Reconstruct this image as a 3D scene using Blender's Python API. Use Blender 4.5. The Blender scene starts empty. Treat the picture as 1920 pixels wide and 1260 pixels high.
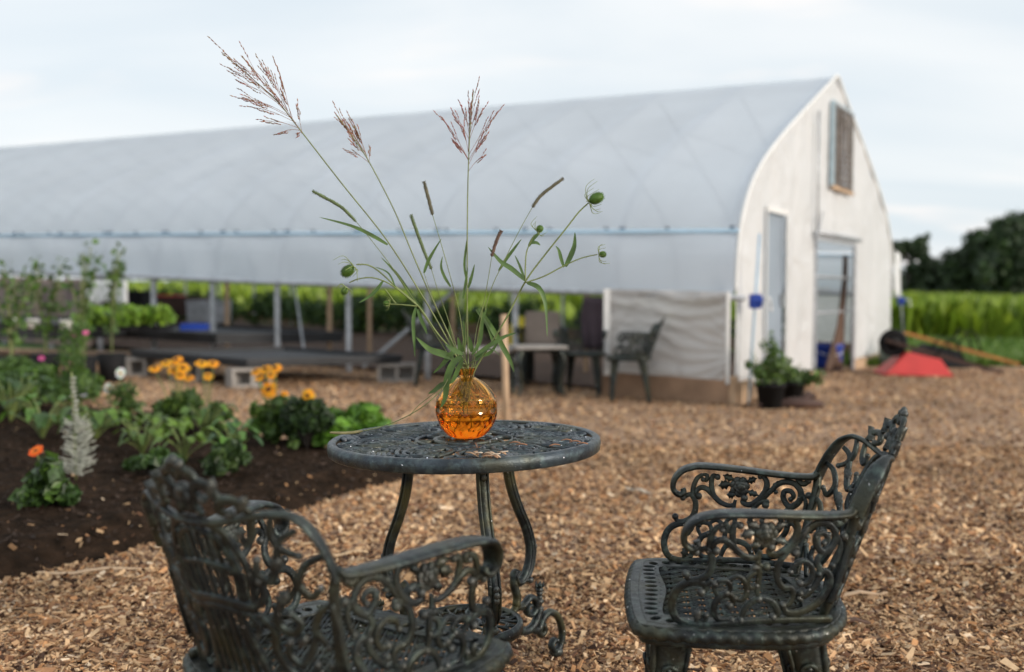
import bpy, math, random
import numpy as np
from math import sin, cos, pi, radians
from mathutils import Vector, Matrix, noise
random.seed(7)
R = random.Random(11)
S = bpy.context.scene
# ------------------------------------------------------------------ camera
F = 1867.0; CAMZ = 1.0; PITCH = math.atan((630-548)/F)
cd = bpy.data.cameras.new('camera'); cam = bpy.data.objects.new('camera', cd)
S.collection.objects.link(cam); S.camera = cam
cd.sensor_width = 36; cd.lens = 35.0; cd.clip_start = 0.05; cd.clip_end = 1500
cam.location = (0, 0, CAMZ); cam.rotation_euler = (pi/2-PITCH, 0, 0)
cd.dof.use_dof = True; cd.dof.focus_distance = 2.24; cd.dof.aperture_fstop = 1.95
cd.dof.aperture_blades = 9
S.render.resolution_x = 1024; S.render.resolution_y = 672
# ------------------------------------------------------------------ world and sun
SUN_EL = 17.0; SUN_DIR = (0.86, -0.50)          # towards the sun, in plan
w = bpy.data.worlds.new("World"); S.world = w; w.use_nodes = True
nt = w.node_tree; nt.nodes.clear()
def N(nt, t, **k):
    n = nt.nodes.new(t)
    for a, b in k.items(): setattr(n, a, b)
    return n
sky = N(nt, 'ShaderNodeTexSky', sky_type='NISHITA', sun_disc=False)
sky.sun_elevation = radians(SUN_EL); sky.sun_rotation = math.atan2(SUN_DIR[0], SUN_DIR[1])
sky.air_density = 1.0; sky.dust_density = 2.5; sky.ozone_density = 2.0
tc = N(nt, 'ShaderNodeTexCoord'); sep = N(nt, 'ShaderNodeSeparateXYZ')
nt.links.new(tc.outputs['Generated'], sep.inputs[0])
mz = N(nt, 'ShaderNodeMath', operation='ADD'); mz.inputs[1].default_value = 0.22
nt.links.new(sep.outputs[2], mz.inputs[0])
dx = N(nt, 'ShaderNodeMath', operation='DIVIDE'); dy = N(nt, 'ShaderNodeMath', operation='DIVIDE')
for d, i in ((dx, 0), (dy, 1)):
    nt.links.new(sep.outputs[i], d.inputs[0]); nt.links.new(mz.outputs[0], d.inputs[1])
cb = N(nt, 'ShaderNodeCombineXYZ'); nt.links.new(dx.outputs[0], cb.inputs[0]); nt.links.new(dy.outputs[0], cb.inputs[1])
mp = N(nt, 'ShaderNodeMapping'); mp.inputs['Scale'].default_value = (1.0, 2.2, 1); mp.inputs['Rotation'].default_value = (0, 0, .35)
mp.inputs['Location'].default_value = (3.1, 1.3, 0)
nt.links.new(cb.outputs[0], mp.inputs[0])
def cloud(scale, lo, hi, rough=.55):
    n = N(nt, 'ShaderNodeTexNoise'); n.inputs['Scale'].default_value = scale; n.inputs['Detail'].default_value = 7
    n.inputs['Roughness'].default_value = rough; n.inputs['Distortion'].default_value = .4
    nt.links.new(mp.outputs[0], n.inputs[0])
    r = N(nt, 'ShaderNodeMapRange', interpolation_type='SMOOTHSTEP'); r.inputs[1].default_value = lo; r.inputs[2].default_value = hi
    nt.links.new(n.outputs[0], r.inputs[0]); return r
veil = cloud(.75, .3, .68, .45); wisp = cloud(1.5, .55, .75, .45)
sc = N(nt, 'ShaderNodeMix', data_type='RGBA', blend_type='MULTIPLY'); sc.inputs[0].default_value = 1
sc.inputs[7].default_value = (.11, .11, .11, 1)
nt.links.new(sky.outputs[0], sc.inputs[6])
m1 = N(nt, 'ShaderNodeMix', data_type='RGBA'); m1.inputs[0].default_value = .9
base = N(nt, 'ShaderNodeMix', data_type='RGBA')
base.inputs[6].default_value = (.51, .56, .595, 1); base.inputs[7].default_value = (.63, .645, .65, 1)
nt.links.new(veil.outputs[0], base.inputs[0])
nt.links.new(sc.outputs[2], m1.inputs[6]); nt.links.new(base.outputs[2], m1.inputs[7])
m2 = N(nt, 'ShaderNodeMix', data_type='RGBA'); m2.inputs[7].default_value = (.76, .68, .63, 1)
wm = N(nt, 'ShaderNodeMath', operation='MULTIPLY'); wm.inputs[1].default_value = .5
nt.links.new(wisp.outputs[0], wm.inputs[0]); nt.links.new(wm.outputs[0], m2.inputs[0])
nt.links.new(m1.outputs[2], m2.inputs[6])
bg = N(nt, 'ShaderNodeBackground'); bg.inputs[1].default_value = 1.0
nt.links.new(m2.outputs[2], bg.inputs[0])
wo = N(nt, 'ShaderNodeOutputWorld'); nt.links.new(bg.outputs[0], wo.inputs[0])
sl = bpy.data.lights.new('sun', 'SUN'); sl.energy = 1.75; sl.angle = radians(14); sl.color = (1.0, .90, .79)
so = bpy.data.objects.new('sun', sl); S.collection.objects.link(so)
sd = Vector((SUN_DIR[0]*cos(radians(SUN_EL)), SUN_DIR[1]*cos(radians(SUN_EL)), sin(radians(SUN_EL))))
so.rotation_euler = sd.to_track_quat('Z', 'Y').to_euler()
S.view_settings.view_transform = 'Standard'; S.view_settings.look = 'None'
S.view_settings.exposure = 0.68; S.view_settings.gamma = 1; S.view_settings.use_curve_mapping = False
S.cycles.max_bounces = 12; S.cycles.transmission_bounces = 12; S.cycles.transparent_max_bounces = 12
# ------------------------------------------------------------------ helpers
def at(px, py, Y):
    u = (px-960)/F; v = (630-py)/F
    d = Vector((u, cos(PITCH)+v*sin(PITCH), -sin(PITCH)+v*cos(PITCH)))
    d *= Y/d.y
    return Vector((d.x, d.y, d.z+CAMZ))
def gz(x, y):                                   # the ground rises gently along the greenhouse
    s = -(x-2.0)*.854+(y-8.93)*.521 if y > 0 else 0
    s = -(x-2.0)*.854+(y-8.93)*.521
    a = max(0.0, s+1.0)
    k = a*a/8 if a < 4 else a-2
    return .026*min(k, 30)
def gz_np(x, y):
    a = np.maximum(0, -(x-2.0)*.854+(y-8.93)*.521+1.0)
    k = np.where(a < 4, a*a/8, a-2)
    return .026*np.minimum(k, 30)
def gp(px, py):                                 # a point of the ground
    z = 0
    for _ in range(12):
        Y = (CAMZ-z)*F/(py-548); p = at(px, py, Y); z = gz(p.x, p.y)
    return Vector((p.x, p.y, z))
def tag(o, label=None, cat=None, group=None, kind=None):
    if label: o['label'] = label
    if cat: o['category'] = cat
    if group: o['group'] = group
    if kind: o['kind'] = kind
    return o
def empty(name, loc=(0, 0, 0), rz=0, label=None, cat=None, group=None):
    o = bpy.data.objects.new(name, None); S.collection.objects.link(o)
    o.location = loc; o.rotation_euler = (0, 0, rz); o.empty_display_size = .1
    return tag(o, label, cat, group)
def copy_tree(o, parent=None):
    c = o.copy(); S.collection.objects.link(c); c.parent = parent
    for ch in list(o.children): copy_tree(ch, c)
    return c
class MB:
    def __init__(s): s.v = []; s.f = []; s.t = []
    def add(s, vs, fs, tint=(1, 1, 1)):
        b = len(s.v); s.v.extend(tuple(v) for v in vs); s.f.extend(tuple(i+b for i in f) for f in fs)
        s.t.extend([tint]*len(vs))
    def tube(s, pts, r, n=8, nrm=None, rd=None, cap=True, tint=(1, 1, 1), fn=None):
        pts = [Vector(p) for p in pts]; L = len(pts)
        rr = r if hasattr(r, '__len__') else [r]*L
        vs = []; fs = []; B = None
        for i, p in enumerate(pts):
            T = (pts[min(i+1, L-1)]-pts[max(i-1, 0)])
            if T.length < 1e-9: T = Vector((0, 0, 1))
            T.normalize()
            if nrm is not None:
                Nn = Vector(nrm[i] if hasattr(nrm[0], '__len__') else nrm)
                B = T.cross(Nn)
                if B.length < 1e-6: B = T.orthogonal()
                B.normalize(); Nn = B.cross(T)
            else:
                if B is None: B = T.orthogonal().normalized()
                B = (B-T*B.dot(T)); 
                if B.length < 1e-6: B = T.orthogonal()
                B.normalize(); Nn = B.cross(T)
            d = (rd if rd is not None else rr[i])
            if hasattr(d, '__len__'): d = d[i]
            for k in range(n):
                a = 2*pi*(k+.5)/n
                m = fn(i, a) if fn else 1
                vs.append(p+B*(cos(a)*rr[i]*m)+Nn*(sin(a)*d*m))
        for i in range(L-1):
            for k in range(n):
                a = i*n+k; b = i*n+(k+1) % n
                fs.append((a, b, b+n, a+n))
        if cap:
            fs.append(tuple(reversed(range(n)))); fs.append(tuple(range((L-1)*n, L*n)))
        s.add(vs, fs, tint); return s
    def ball(s, c, r, seg=8, ring=5, tint=(1, 1, 1), M=None, fn=None):
        c = Vector(c); r = r if hasattr(r, '__len__') else (r, r, r)
        vs = []; fs = []
        for i in range(ring+1):
            th = pi*i/ring
            for k in range(seg):
                a = 2*pi*k/seg; d = Vector((r[0]*sin(th)*cos(a), r[1]*sin(th)*sin(a), r[2]*cos(th)))
                if fn: d *= fn(th, a)
                if M: d = M @ d
                vs.append(c+d)
        for i in range(ring):
            for k in range(seg):
                fs.append((i*seg+k, (i+1)*seg+k, (i+1)*seg+(k+1) % seg, i*seg+(k+1) % seg))
        s.add(vs, fs, tint); return s
    def box(s, c, size, rz=0, M=None, tint=(1, 1, 1), tap=1.0):
        c = Vector(c); hx, hy, hz = (q/2 for q in size); vs = []
        for z in (-1, 1):
            k = tap if z > 0 else 1
            for x, y in ((-1, -1), (1, -1), (1, 1), (-1, 1)):
                d = Vector((x*hx*k, y*hy*k, z*hz))
                d = (M @ d) if M else Vector((d.x*cos(rz)-d.y*sin(rz), d.x*sin(rz)+d.y*cos(rz), d.z))
                vs.append(c+d)
        s.add(vs, [(3, 2, 1, 0), (4, 5, 6, 7), (0, 1, 5, 4), (1, 2, 6, 5), (2, 3, 7, 6), (3, 0, 4, 7)], tint); return s
    def beam(s, a, b, wd, h=None, tint=(1, 1, 1)):
        a = Vector(a); b = Vector(b); h = h or wd; T = (b-a).normalized()
        X = T.cross(Vector((0, 0, 1)))
        if X.length < .05: X = Vector((1, 0, 0)); X = (X-T*X.dot(T))
        X.normalize(); Y = T.cross(X); vs = []
        for p in (a, b):
            for x, y in ((-1, -1), (1, -1), (1, 1), (-1, 1)): vs.append(p+X*x*wd/2+Y*y*h/2)
        s.add(vs, [(0, 1, 2, 3), (7, 6, 5, 4), (0, 4, 5, 1), (1, 5, 6, 2), (2, 6, 7, 3), (3, 7, 4, 0)], tint); return s
    def blade(s, pts, wd, up=(0, 0, 1), fold=.25, tint=(1, 1, 1), twist=0):
        pts = [Vector(p) for p in pts]; L = len(pts); vs = []; fs = []
        for i, p in enumerate(pts):
            t = i/(L-1); T = (pts[min(i+1, L-1)]-pts[max(i-1, 0)]).normalized()
            U = Vector(up); B = T.cross(U)
            if B.length < .05: B = T.orthogonal()
            B.normalize(); Nn = B.cross(T)
            a = twist*t; B, Nn = B*cos(a)+Nn*sin(a), Nn*cos(a)-B*sin(a)
            h = wd[i] if hasattr(wd, '__len__') else wd*(sin(pi*min(1, (t*.93+.07))**.8)**.8+.02)
            vs += [p-B*h+Nn*h*fold, p, p+B*h+Nn*h*fold]
        for i in range(L-1):
            a = 3*i; fs += [(a, a+1, a+4, a+3), (a+1, a+2, a+5, a+4)]
        s.add(vs, fs, tint); return s
    def build(s, name, mat, parent=None, smooth=True, origin=None):
        me = bpy.data.meshes.new(name); V = s.v
        me.from_pydata([tuple(v) for v in V], [], s.f); me.materials.append(mat)
        if True:
            ca = me.color_attributes.new('tint', 'FLOAT_COLOR', 'POINT')
            ca.data.foreach_set('color', np.array([(a, b, c, 1) for a, b, c in s.t], dtype=np.float32).ravel())
        if smooth: me.polygons.foreach_set('use_smooth', [True]*len(me.polygons))
        me.update()
        o = bpy.data.objects.new(name, me); S.collection.objects.link(o)
        if parent: o.parent = parent
        return o
def smooth_by_angle(o, deg=35):
    me = o.data
    try: me.set_sharp_from_angle(angle=radians(deg))
    except Exception: pass
    return o
def fast_mesh(name, V, Fq, mat, parent=None, tint=None, smooth=False):
    """V (n,3), Fq (m,k) numpy"""
    me = bpy.data.meshes.new(name); n = len(V); m, k = Fq.shape
    me.vertices.add(n); me.vertices.foreach_set('co', V.astype(np.float32).ravel())
    me.loops.add(m*k); me.loops.foreach_set('vertex_index', Fq.astype(np.int32).ravel())
    me.polygons.add(m); me.polygons.foreach_set('loop_start', np.arange(0, m*k, k, dtype=np.int32))
    me.update(calc_edges=True); me.validate()
    if tint is not None:
        ca = me.color_attributes.new('tint', 'FLOAT_COLOR', 'POINT')
        c = np.ones((n, 4), np.float32); c[:, :3] = tint; ca.data.foreach_set('color', c.ravel())
    me.polygons.foreach_set('use_smooth', [smooth]*m)
    me.materials.append(mat); me.update()
    o = bpy.data.objects.new(name, me); S.collection.objects.link(o)
    if parent: o.parent = parent
    return o
def cr(pts, k=6, closed=False):                  # Catmull-Rom through the points
    P = [Vector(p) for p in pts]; out = []; n = len(P)
    rng = range(n if closed else n-1)
    for i in rng:
        g = (lambda j: P[j % n]) if closed else (lambda j: P[max(0, min(n-1, j))])
        a, b, c, d = g(i-1), g(i), g(i+1), g(i+2)
        for j in range(k):
            t = j/k
            out.append(.5*((2*b)+(c-a)*t+(2*a-5*b+4*c-d)*t*t+(3*b-a-3*c+d)*t**3))
    if not closed: out.append(P[-1])
    return out
# ------------------------------------------------------------------ materials
def mat(name, col, rough=.6, metal=0, bump=0, bscale=200, var=.25, vscale=8, tint=False, spec=.5, trans=0, col2=None, bdist=.01, sss=0, detail=6):
    m = bpy.data.materials.new(name); m.use_nodes = True; t = m.node_tree; b = t.nodes['Principled BSDF']
    b.inputs['Roughness'].default_value = rough; b.inputs['Metallic'].default_value = metal
    b.inputs['Specular IOR Level'].default_value = spec
    tcn = N(t, 'ShaderNodeTexCoord')
    n = N(t, 'ShaderNodeTexNoise'); n.inputs['Scale'].default_value = vscale; n.inputs['Detail'].default_value = detail
    t.links.new(tcn.outputs['Object'], n.inputs[0])
    mr = N(t, 'ShaderNodeMapRange'); mr.inputs[1].default_value = .3; mr.inputs[2].default_value = .7
    t.links.new(n.outputs[0], mr.inputs[0])
    mx = N(t, 'ShaderNodeMix', data_type='RGBA')
    c2 = col2 or tuple(c*(1+var) for c in col)
    mx.inputs[6].default_value = (*(col if col2 else tuple(c*(1-var) for c in col)), 1); mx.inputs[7].default_value = (*c2, 1)
    t.links.new(mr.outputs[0], mx.inputs[0]); out = mx.outputs[2]
    if tint:
        at_ = N(t, 'ShaderNodeAttribute', attribute_name='tint')
        mm = N(t, 'ShaderNodeMix', data_type='RGBA', blend_type='MULTIPLY'); mm.inputs[0].default_value = 1
        t.links.new(out, mm.inputs[6]); t.links.new(at_.outputs['Color'], mm.inputs[7]); out = mm.outputs[2]
    t.links.new(out, b.inputs['Base Color'])
    if bump:
        bn = N(t, 'ShaderNodeTexNoise'); bn.inputs['Scale'].default_value = bscale; bn.inputs['Detail'].default_value = 5
        t.links.new(tcn.outputs['Object'], bn.inputs[0])
        bp = N(t, 'ShaderNodeBump'); bp.inputs['Strength'].default_value = bump; bp.inputs['Distance'].default_value = bdist
        t.links.new(bn.outputs[0], bp.inputs['Height']); t.links.new(bp.outputs[0], b.inputs['Normal'])
    if trans:
        o = t.nodes['Material Output']; tr = N(t, 'ShaderNodeBsdfTranslucent'); t.links.new(out, tr.inputs[0])
        ms = N(t, 'ShaderNodeMixShader'); ms.inputs[0].default_value = trans
        t.links.new(b.outputs[0], ms.inputs[1]); t.links.new(tr.outputs[0], ms.inputs[2]); t.links.new(ms.outputs[0], o.inputs[0])
    return m
def iron_mat(name='weathered_cast_metal', olive=.55, verd=.75):
    m = bpy.data.materials.new(name); m.use_nodes = True; t = m.node_tree; b = t.nodes['Principled BSDF']
    L = t.links.new; tcn = N(t, 'ShaderNodeTexCoord')
    def noise_(s, d=6, r=.6):
        n = N(t, 'ShaderNodeTexNoise'); n.inputs['Scale'].default_value = s; n.inputs['Detail'].default_value = d
        n.inputs['Roughness'].default_value = r; L(tcn.outputs['Object'], n.inputs[0]); return n
    def rng(src, a, b_, c=0, d=1):
        r = N(t, 'ShaderNodeMapRange'); r.inputs[1].default_value = a; r.inputs[2].default_value = b_
        r.inputs[3].default_value = c; r.inputs[4].default_value = d; L(src, r.inputs[0]); return r.outputs[0]
    def mix(f, a, b_):
        x = N(t, 'ShaderNodeMix', data_type='RGBA')
        if isinstance(f, float): x.inputs[0].default_value = f
        else: L(f, x.inputs[0])
        for i, q in ((6, a), (7, b_)):
            if isinstance(q, tuple): x.inputs[i].default_value = (*q, 1)
            else: L(q, x.inputs[i])
        return x.outputs[2]
    c = mix(rng(noise_(14).outputs[0], .35, .65), (.008, .0105, .012), (.028, .036, .038))
    c = mix(rng(noise_(45).outputs[0], .5, .68, 0, verd), c, (.075, .105, .095))       # verdigris
    c = mix(rng(noise_(9, 3).outputs[0], .45, .65, 0, olive), c, (.085, .080, .034))      # olive tarnish
    geo = N(t, 'ShaderNodeNewGeometry')
    pn = rng(geo.outputs['Pointiness'], .51, .58, 0, .7)
    mm = N(t, 'ShaderNodeMath', operation='MULTIPLY'); L(pn, mm.inputs[0]); L(rng(noise_(60).outputs[0], .35, .6), mm.inputs[1])
    c = mix(mm.outputs[0], c, (.095, .098, .092))                                    # worn edges
    sp = noise_(110, 2); c = mix(rng(sp.outputs[0], .725, .75), c, (.6, .6, .6))      # pale specks
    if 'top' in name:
        k = N(t, 'ShaderNodeMix', data_type='RGBA', blend_type='MULTIPLY'); k.inputs[0].default_value = 1; k.inputs[7].default_value = (2.0, 2.05, 2.35, 1); L(c, k.inputs[6]); c = k.outputs[2]  # tabletop colour lightened and blued to stand in for sky sheen
    L(c, b.inputs['Base Color']); b.inputs['Metallic'].default_value = .5
    L(rng(noise_(70).outputs[0], .3, .7, .26, .50), b.inputs['Roughness'])
    bp = N(t, 'ShaderNodeBump'); bp.inputs['Strength'].default_value = .5; bp.inputs['Distance'].default_value = .0025
    L(noise_(260, 4).outputs[0], bp.inputs['Height']); L(bp.outputs[0], b.inputs['Normal'])
    return m
M = {}
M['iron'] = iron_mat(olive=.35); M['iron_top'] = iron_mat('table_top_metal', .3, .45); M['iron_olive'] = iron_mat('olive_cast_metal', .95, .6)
M['plank'] = mat('weathered_plank', (.30, .19, .12), .8, bump=.3, bscale=40, vscale=5)
M['tan_wood'] = mat('pale_wood', (.48, .33, .21), .75, bump=.2, bscale=60, vscale=6)
M['galv'] = mat('galvanised_steel', (.42, .44, .47), .45, metal=.4, vscale=12)
M['soil'] = mat('garden_soil', (.013, .009, .006), 1.0, spec=.05, bump=1, bscale=30, col2=(.042, .026, .017), vscale=14, bdist=.03)
M['brown_soil'] = mat('brown_soil', (.085, .048, .030), .95, bump=.8, bscale=20, vscale=6, bdist=.03)
M['leaf'] = mat('leaf', (.085, .15, .035), .5, var=.35, vscale=30, tint=True, trans=.25)
M['stem'] = mat('stem', (.17, .20, .07), .55, var=.3, vscale=30, tint=True)
M['straw'] = mat('dry_seed', (.22, .13, .09), .7, var=.3, vscale=60, tint=True)
M['petal'] = mat('petal', (1, 1, 1), .6, var=0.08, vscale=50, tint=True, trans=.25)
M['bark'] = mat('bark', (.07, .055, .045), .9, bump=.5, bscale=15, vscale=4)
M['black_plastic'] = mat('black_plastic', (.009, .009, .010), .75, spec=.25, var=.3)
M['fabric_black'] = mat('black_ground_cloth', (.022, .024, .028), .65, var=.35, vscale=3, bump=.3, bscale=50)
M['block'] = mat('cinder_block', (.30, .28, .26), .9, bump=.5, bscale=70, vscale=9)
M['blue'] = mat('blue_plastic', (.012, .045, .30), .35, var=.1)
M['red'] = mat('faded_red_paint', (.56, .045, .040), .5, var=.12, vscale=3, bump=.1, bscale=20)
M['orange_wood'] = mat('orange_varnished_wood', (.44, .19, .05), .6, var=.25, vscale=6)
M['dark_wood'] = mat('dark_wood', (.06, .03, .022), .7, var=.3)
M['yellow'] = mat('yellow_plastic', (.62, .50, .015), .4, var=.1)
M['white'] = mat('white_plastic', (.74, .74, .73), .5, var=.05)
M['cushion'] = mat('beige_cloth', (.30, .24, .20), .9, var=.1, bump=.2, bscale=90)
M['dark_cloth'] = mat('dark_purple_cloth', (.05, .035, .045), .9, var=.2)
M['brown_cloth'] = mat('brown_tarp', (.10, .055, .035), .8, var=.3, vscale=2)
M['lightblue'] = mat('light_blue_rope', (.33, .50, .66), .6, var=.1)
M['vent'] = mat('vent_metal', (.16, .14, .13), .6, var=.3, vscale=10)
M['board_grey'] = mat('weathered_board', (.235, .19, .185), .85, var=.3, vscale=2.5, bump=.3, bscale=30)
def poly_mat(name, col, tr, bump, sc, clear=0):
    m = mat(name, col, .38, var=.05, vscale=.8, spec=.4, trans=tr)
    t = m.node_tree; b = t.nodes['Principled BSDF']; tcn = N(t, 'ShaderNodeTexCoord')
    n = N(t, 'ShaderNodeTexNoise'); n.inputs['Scale'].default_value = sc; n.inputs['Detail'].default_value = 4; n.inputs['Distortion'].default_value = 1.2
    t.links.new(tcn.outputs['Object'], n.inputs[0]); bp = N(t, 'ShaderNodeBump'); bp.inputs['Strength'].default_value = bump; bp.inputs['Distance'].default_value = .12
    t.links.new(n.outputs[0], bp.inputs['Height']); t.links.new(bp.outputs[0], b.inputs['Normal'])
    if clear:
        o = t.nodes['Material Output']; src = o.inputs[0].links[0].from_socket; ms = N(t, 'ShaderNodeMixShader'); ms.inputs[0].default_value = clear
        tr_ = N(t, 'ShaderNodeBsdfTransparent'); t.links.new(src, ms.inputs[1]); t.links.new(tr_.outputs[0], ms.inputs[2]); t.links.new(ms.outputs[0], o.inputs[0])
    return m
M['hoop'] = mat('blue_shaded_steel', (.16, .20, .26), .6, var=.1)  # hoop shadow seen through the film is put into this dark blue colour
M['poly'] = poly_mat('greenhouse_film', (.83, .90, .98), .42, .25, .6, .085)
M['panel_film'] = poly_mat('side_panel_film', (.66, .64, .62), .30, .5, 2.5, .03)
M['poly_end'] = poly_mat('greenhouse_end_film', (.87, .87, .865), .36, .5, 2.2, .02)
# ------------------------------------------------------------------ ground
def ground_mat():
    m = bpy.data.materials.new('wood_chip_mulch'); m.use_nodes = True; t = m.node_tree; b = t.nodes['Principled BSDF']; L = t.links.new
    tcn = N(t, 'ShaderNodeTexCoord'); out = None
    mpp = N(t, 'ShaderNodeMapping'); L(tcn.outputs['Object'], mpp.inputs[0])
    dn = N(t, 'ShaderNodeTexNoise'); dn.inputs['Scale'].default_value = 30; L(mpp.outputs[0], dn.inputs[0])
    ad = N(t, 'ShaderNodeMix', data_type='RGBA', blend_type='ADD'); ad.inputs[0].default_value = .02; L(mpp.outputs[0], ad.inputs[6]); L(dn.outputs[1], ad.inputs[7])
    v = N(t, 'ShaderNodeTexVoronoi'); v.inputs['Scale'].default_value = 48; L(ad.outputs[2], v.inputs[0])
    sp = N(t, 'ShaderNodeSeparateColor'); L(v.outputs['Color'], sp.inputs[0])
    cr_ = N(t, 'ShaderNodeValToRGB'); e = cr_.color_ramp; e.elements[0].color = (.07, .035, .02, 1); e.elements[1].color = (.60, .42, .27, 1)
    for p, c in ((.25, (.17, .09, .05, 1)), (.5, (.30, .18, .10, 1)), (.8, (.42, .27, .165, 1))):
        q = e.elements.new(p); q.color = c
    L(sp.outputs[0], cr_.inputs[0])
    n2 = N(t, 'ShaderNodeTexNoise'); n2.inputs['Scale'].default_value = 1.3; n2.inputs['Detail'].default_value = 5; L(tcn.outputs['Object'], n2.inputs[0])
    mr = N(t, 'ShaderNodeMapRange'); mr.inputs[1].default_value = .3; mr.inputs[2].default_value = .7; mr.inputs[3].default_value = .8; mr.inputs[4].default_value = 1.2; L(n2.outputs[0], mr.inputs[0])
    mm = N(t, 'ShaderNodeMix', data_type='RGBA', blend_type='MULTIPLY'); mm.inputs[0].default_value = 1; L(cr_.outputs[0], mm.inputs[6])
    L(mr.outputs[0], mm.inputs[7]); L(mm.outputs[2], b.inputs['Base Color']); b.inputs['Roughness'].default_value = .9
    bp = N(t, 'ShaderNodeBump'); bp.inputs['Strength'].default_value = 1; bp.inputs['Distance'].default_value = .015
    L(sp.outputs[1], bp.inputs['Height']); L(bp.outputs[0], b.inputs['Normal']); return m
M['chips_ground'] = ground_mat()
M['chip'] = mat('wood_chip', (.9, .9, .9), .85, var=.12, vscale=90, tint=True, spec=.2)
M['grass_ground'] = mat('meadow', (.065, .13, .025), .9, var=.4, vscale=.6, bump=.6, bscale=8, bdist=.05)
def sheet(name, x0, x1, y0, y1, nx, ny, m, dz=0, zfn=None, mask=None):
    xs = np.linspace(x0, x1, nx) if not hasattr(nx, '__len__') else np.array(nx); ys = np.linspace(y0, y1, ny) if not hasattr(ny, '__len__') else np.array(ny)
    X, Y = np.meshgrid(xs, ys); Z = gz_np(X, Y)+dz
    if zfn is not None: Z = Z+zfn(X, Y)
    V = np.stack([X.ravel(), Y.ravel(), Z.ravel()], 1); nx = len(xs); ny = len(ys)
    i, j = np.meshgrid(np.arange(nx-1), np.arange(ny-1)); a = (j*nx+i).ravel()
    return fast_mesh(name, V, np.stack([a, a+1, a+nx+1, a+nx], 1), m, smooth=True)
def geo_axis(a, b, n):  # denser near the camera
    t = np.linspace(-1, 1, n); return (a+b)/2+(b-a)/2*np.sign(t)*np.abs(t)**3
g = sheet('ground', 0, 0, 0, 0, geo_axis(-700, 700, 161), np.concatenate([np.linspace(-40, 20, 61), np.linspace(22, 60, 15), np.linspace(80, 900, 12)]), M['grass_ground'], -.03)
tag(g, kind='structure')
yard = sheet('wood_chip_yard', -16, 16.0, -6, 13.6, 129, 79, M['chips_ground'], 0); tag(yard, kind='structure')
def mulch_edge(x):                              # far limit of the yard: a ragged line
    return 13.2
# bed: a wedge of dark soil that points to the right
BED = [gp(*p) for p in ((-700, 1130), (-300, 1115), (0, 1098), (110, 1072), (215, 1048), (320, 1012), (430, 990), (560, 962), (650, 930), (760, 900), (810, 882), (740, 872), (610, 852), (520, 832), (400, 802), (250, 783), (60, 770), (-250, 765), (-700, 760))]
BP = np.array([(p.x, p.y) for p in cr(BED, 5, True)])
def in_bed(x, y):
    x = np.asarray(x); y = np.asarray(y); ins = np.zeros(x.shape, bool); n = len(BP); j = n-1
    dmin = np.full(x.shape, 1e9)
    for i in range(n):
        xi, yi = BP[i]; xj, yj = BP[j]
        c = ((yi > y) != (yj > y)) & (x < (xj-xi)*(y-yi)/(yj-yi+1e-12)+xi); ins ^= c
        ex, ey = xj-xi, yj-yi; t = np.clip(((x-xi)*ex+(y-yi)*ey)/(ex*ex+ey*ey+1e-12), 0, 1)
        dmin = np.minimum(dmin, np.hypot(x-xi-t*ex, y-yi-t*ey)); j = i
    return np.where(ins, dmin, -dmin)
rs = np.random.RandomState(3)
def vnoise(x, y, s):                            # cheap lumpy noise
    o = 0
    for k in range(5):
        a = k*1.7+.3; f = s*(1.0+.83*k); o = o+np.sin(x*f*cos(a)+y*f*sin(a)+k*2.1)*np.sin(-x*f*sin(a+.4)+y*f*cos(a+.4)+k)/(1+.6*k)
    return o*.5
xs = np.arange(BP[:, 0].min()-.1, BP[:, 0].max()+.12, .035); ys = np.arange(BP[:, 1].min()-.1, BP[:, 1].max()+.1, .035)
X, Y = np.meshgrid(xs, ys); D = in_bed(X, Y)+.03*vnoise(X, Y, 9)+.02*vnoise(X, Y, 31)
Z = gz_np(X, Y)+np.clip(D, -.05, .18)*.45+np.where(D > 0, .012*vnoise(X, Y, 11)+.010*vnoise(X, Y, 34), 0)
keep = D > -.045
idx = np.arange(X.size).reshape(X.shape); q = np.stack([idx[:-1, :-1], idx[:-1, 1:], idx[1:, 1:], idx[1:, :-1]], -1).reshape(-1, 4)
kq = keep.ravel()[q].all(1); q = q[kq]; used, inv = np.unique(q, return_inverse=True)
Vb = np.stack([X.ravel(), Y.ravel(), Z.ravel()], 1)[used]
bed = fast_mesh('soil', Vb, inv.reshape(q.shape), M['soil'], smooth=True); tag(bed, kind='structure')
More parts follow.
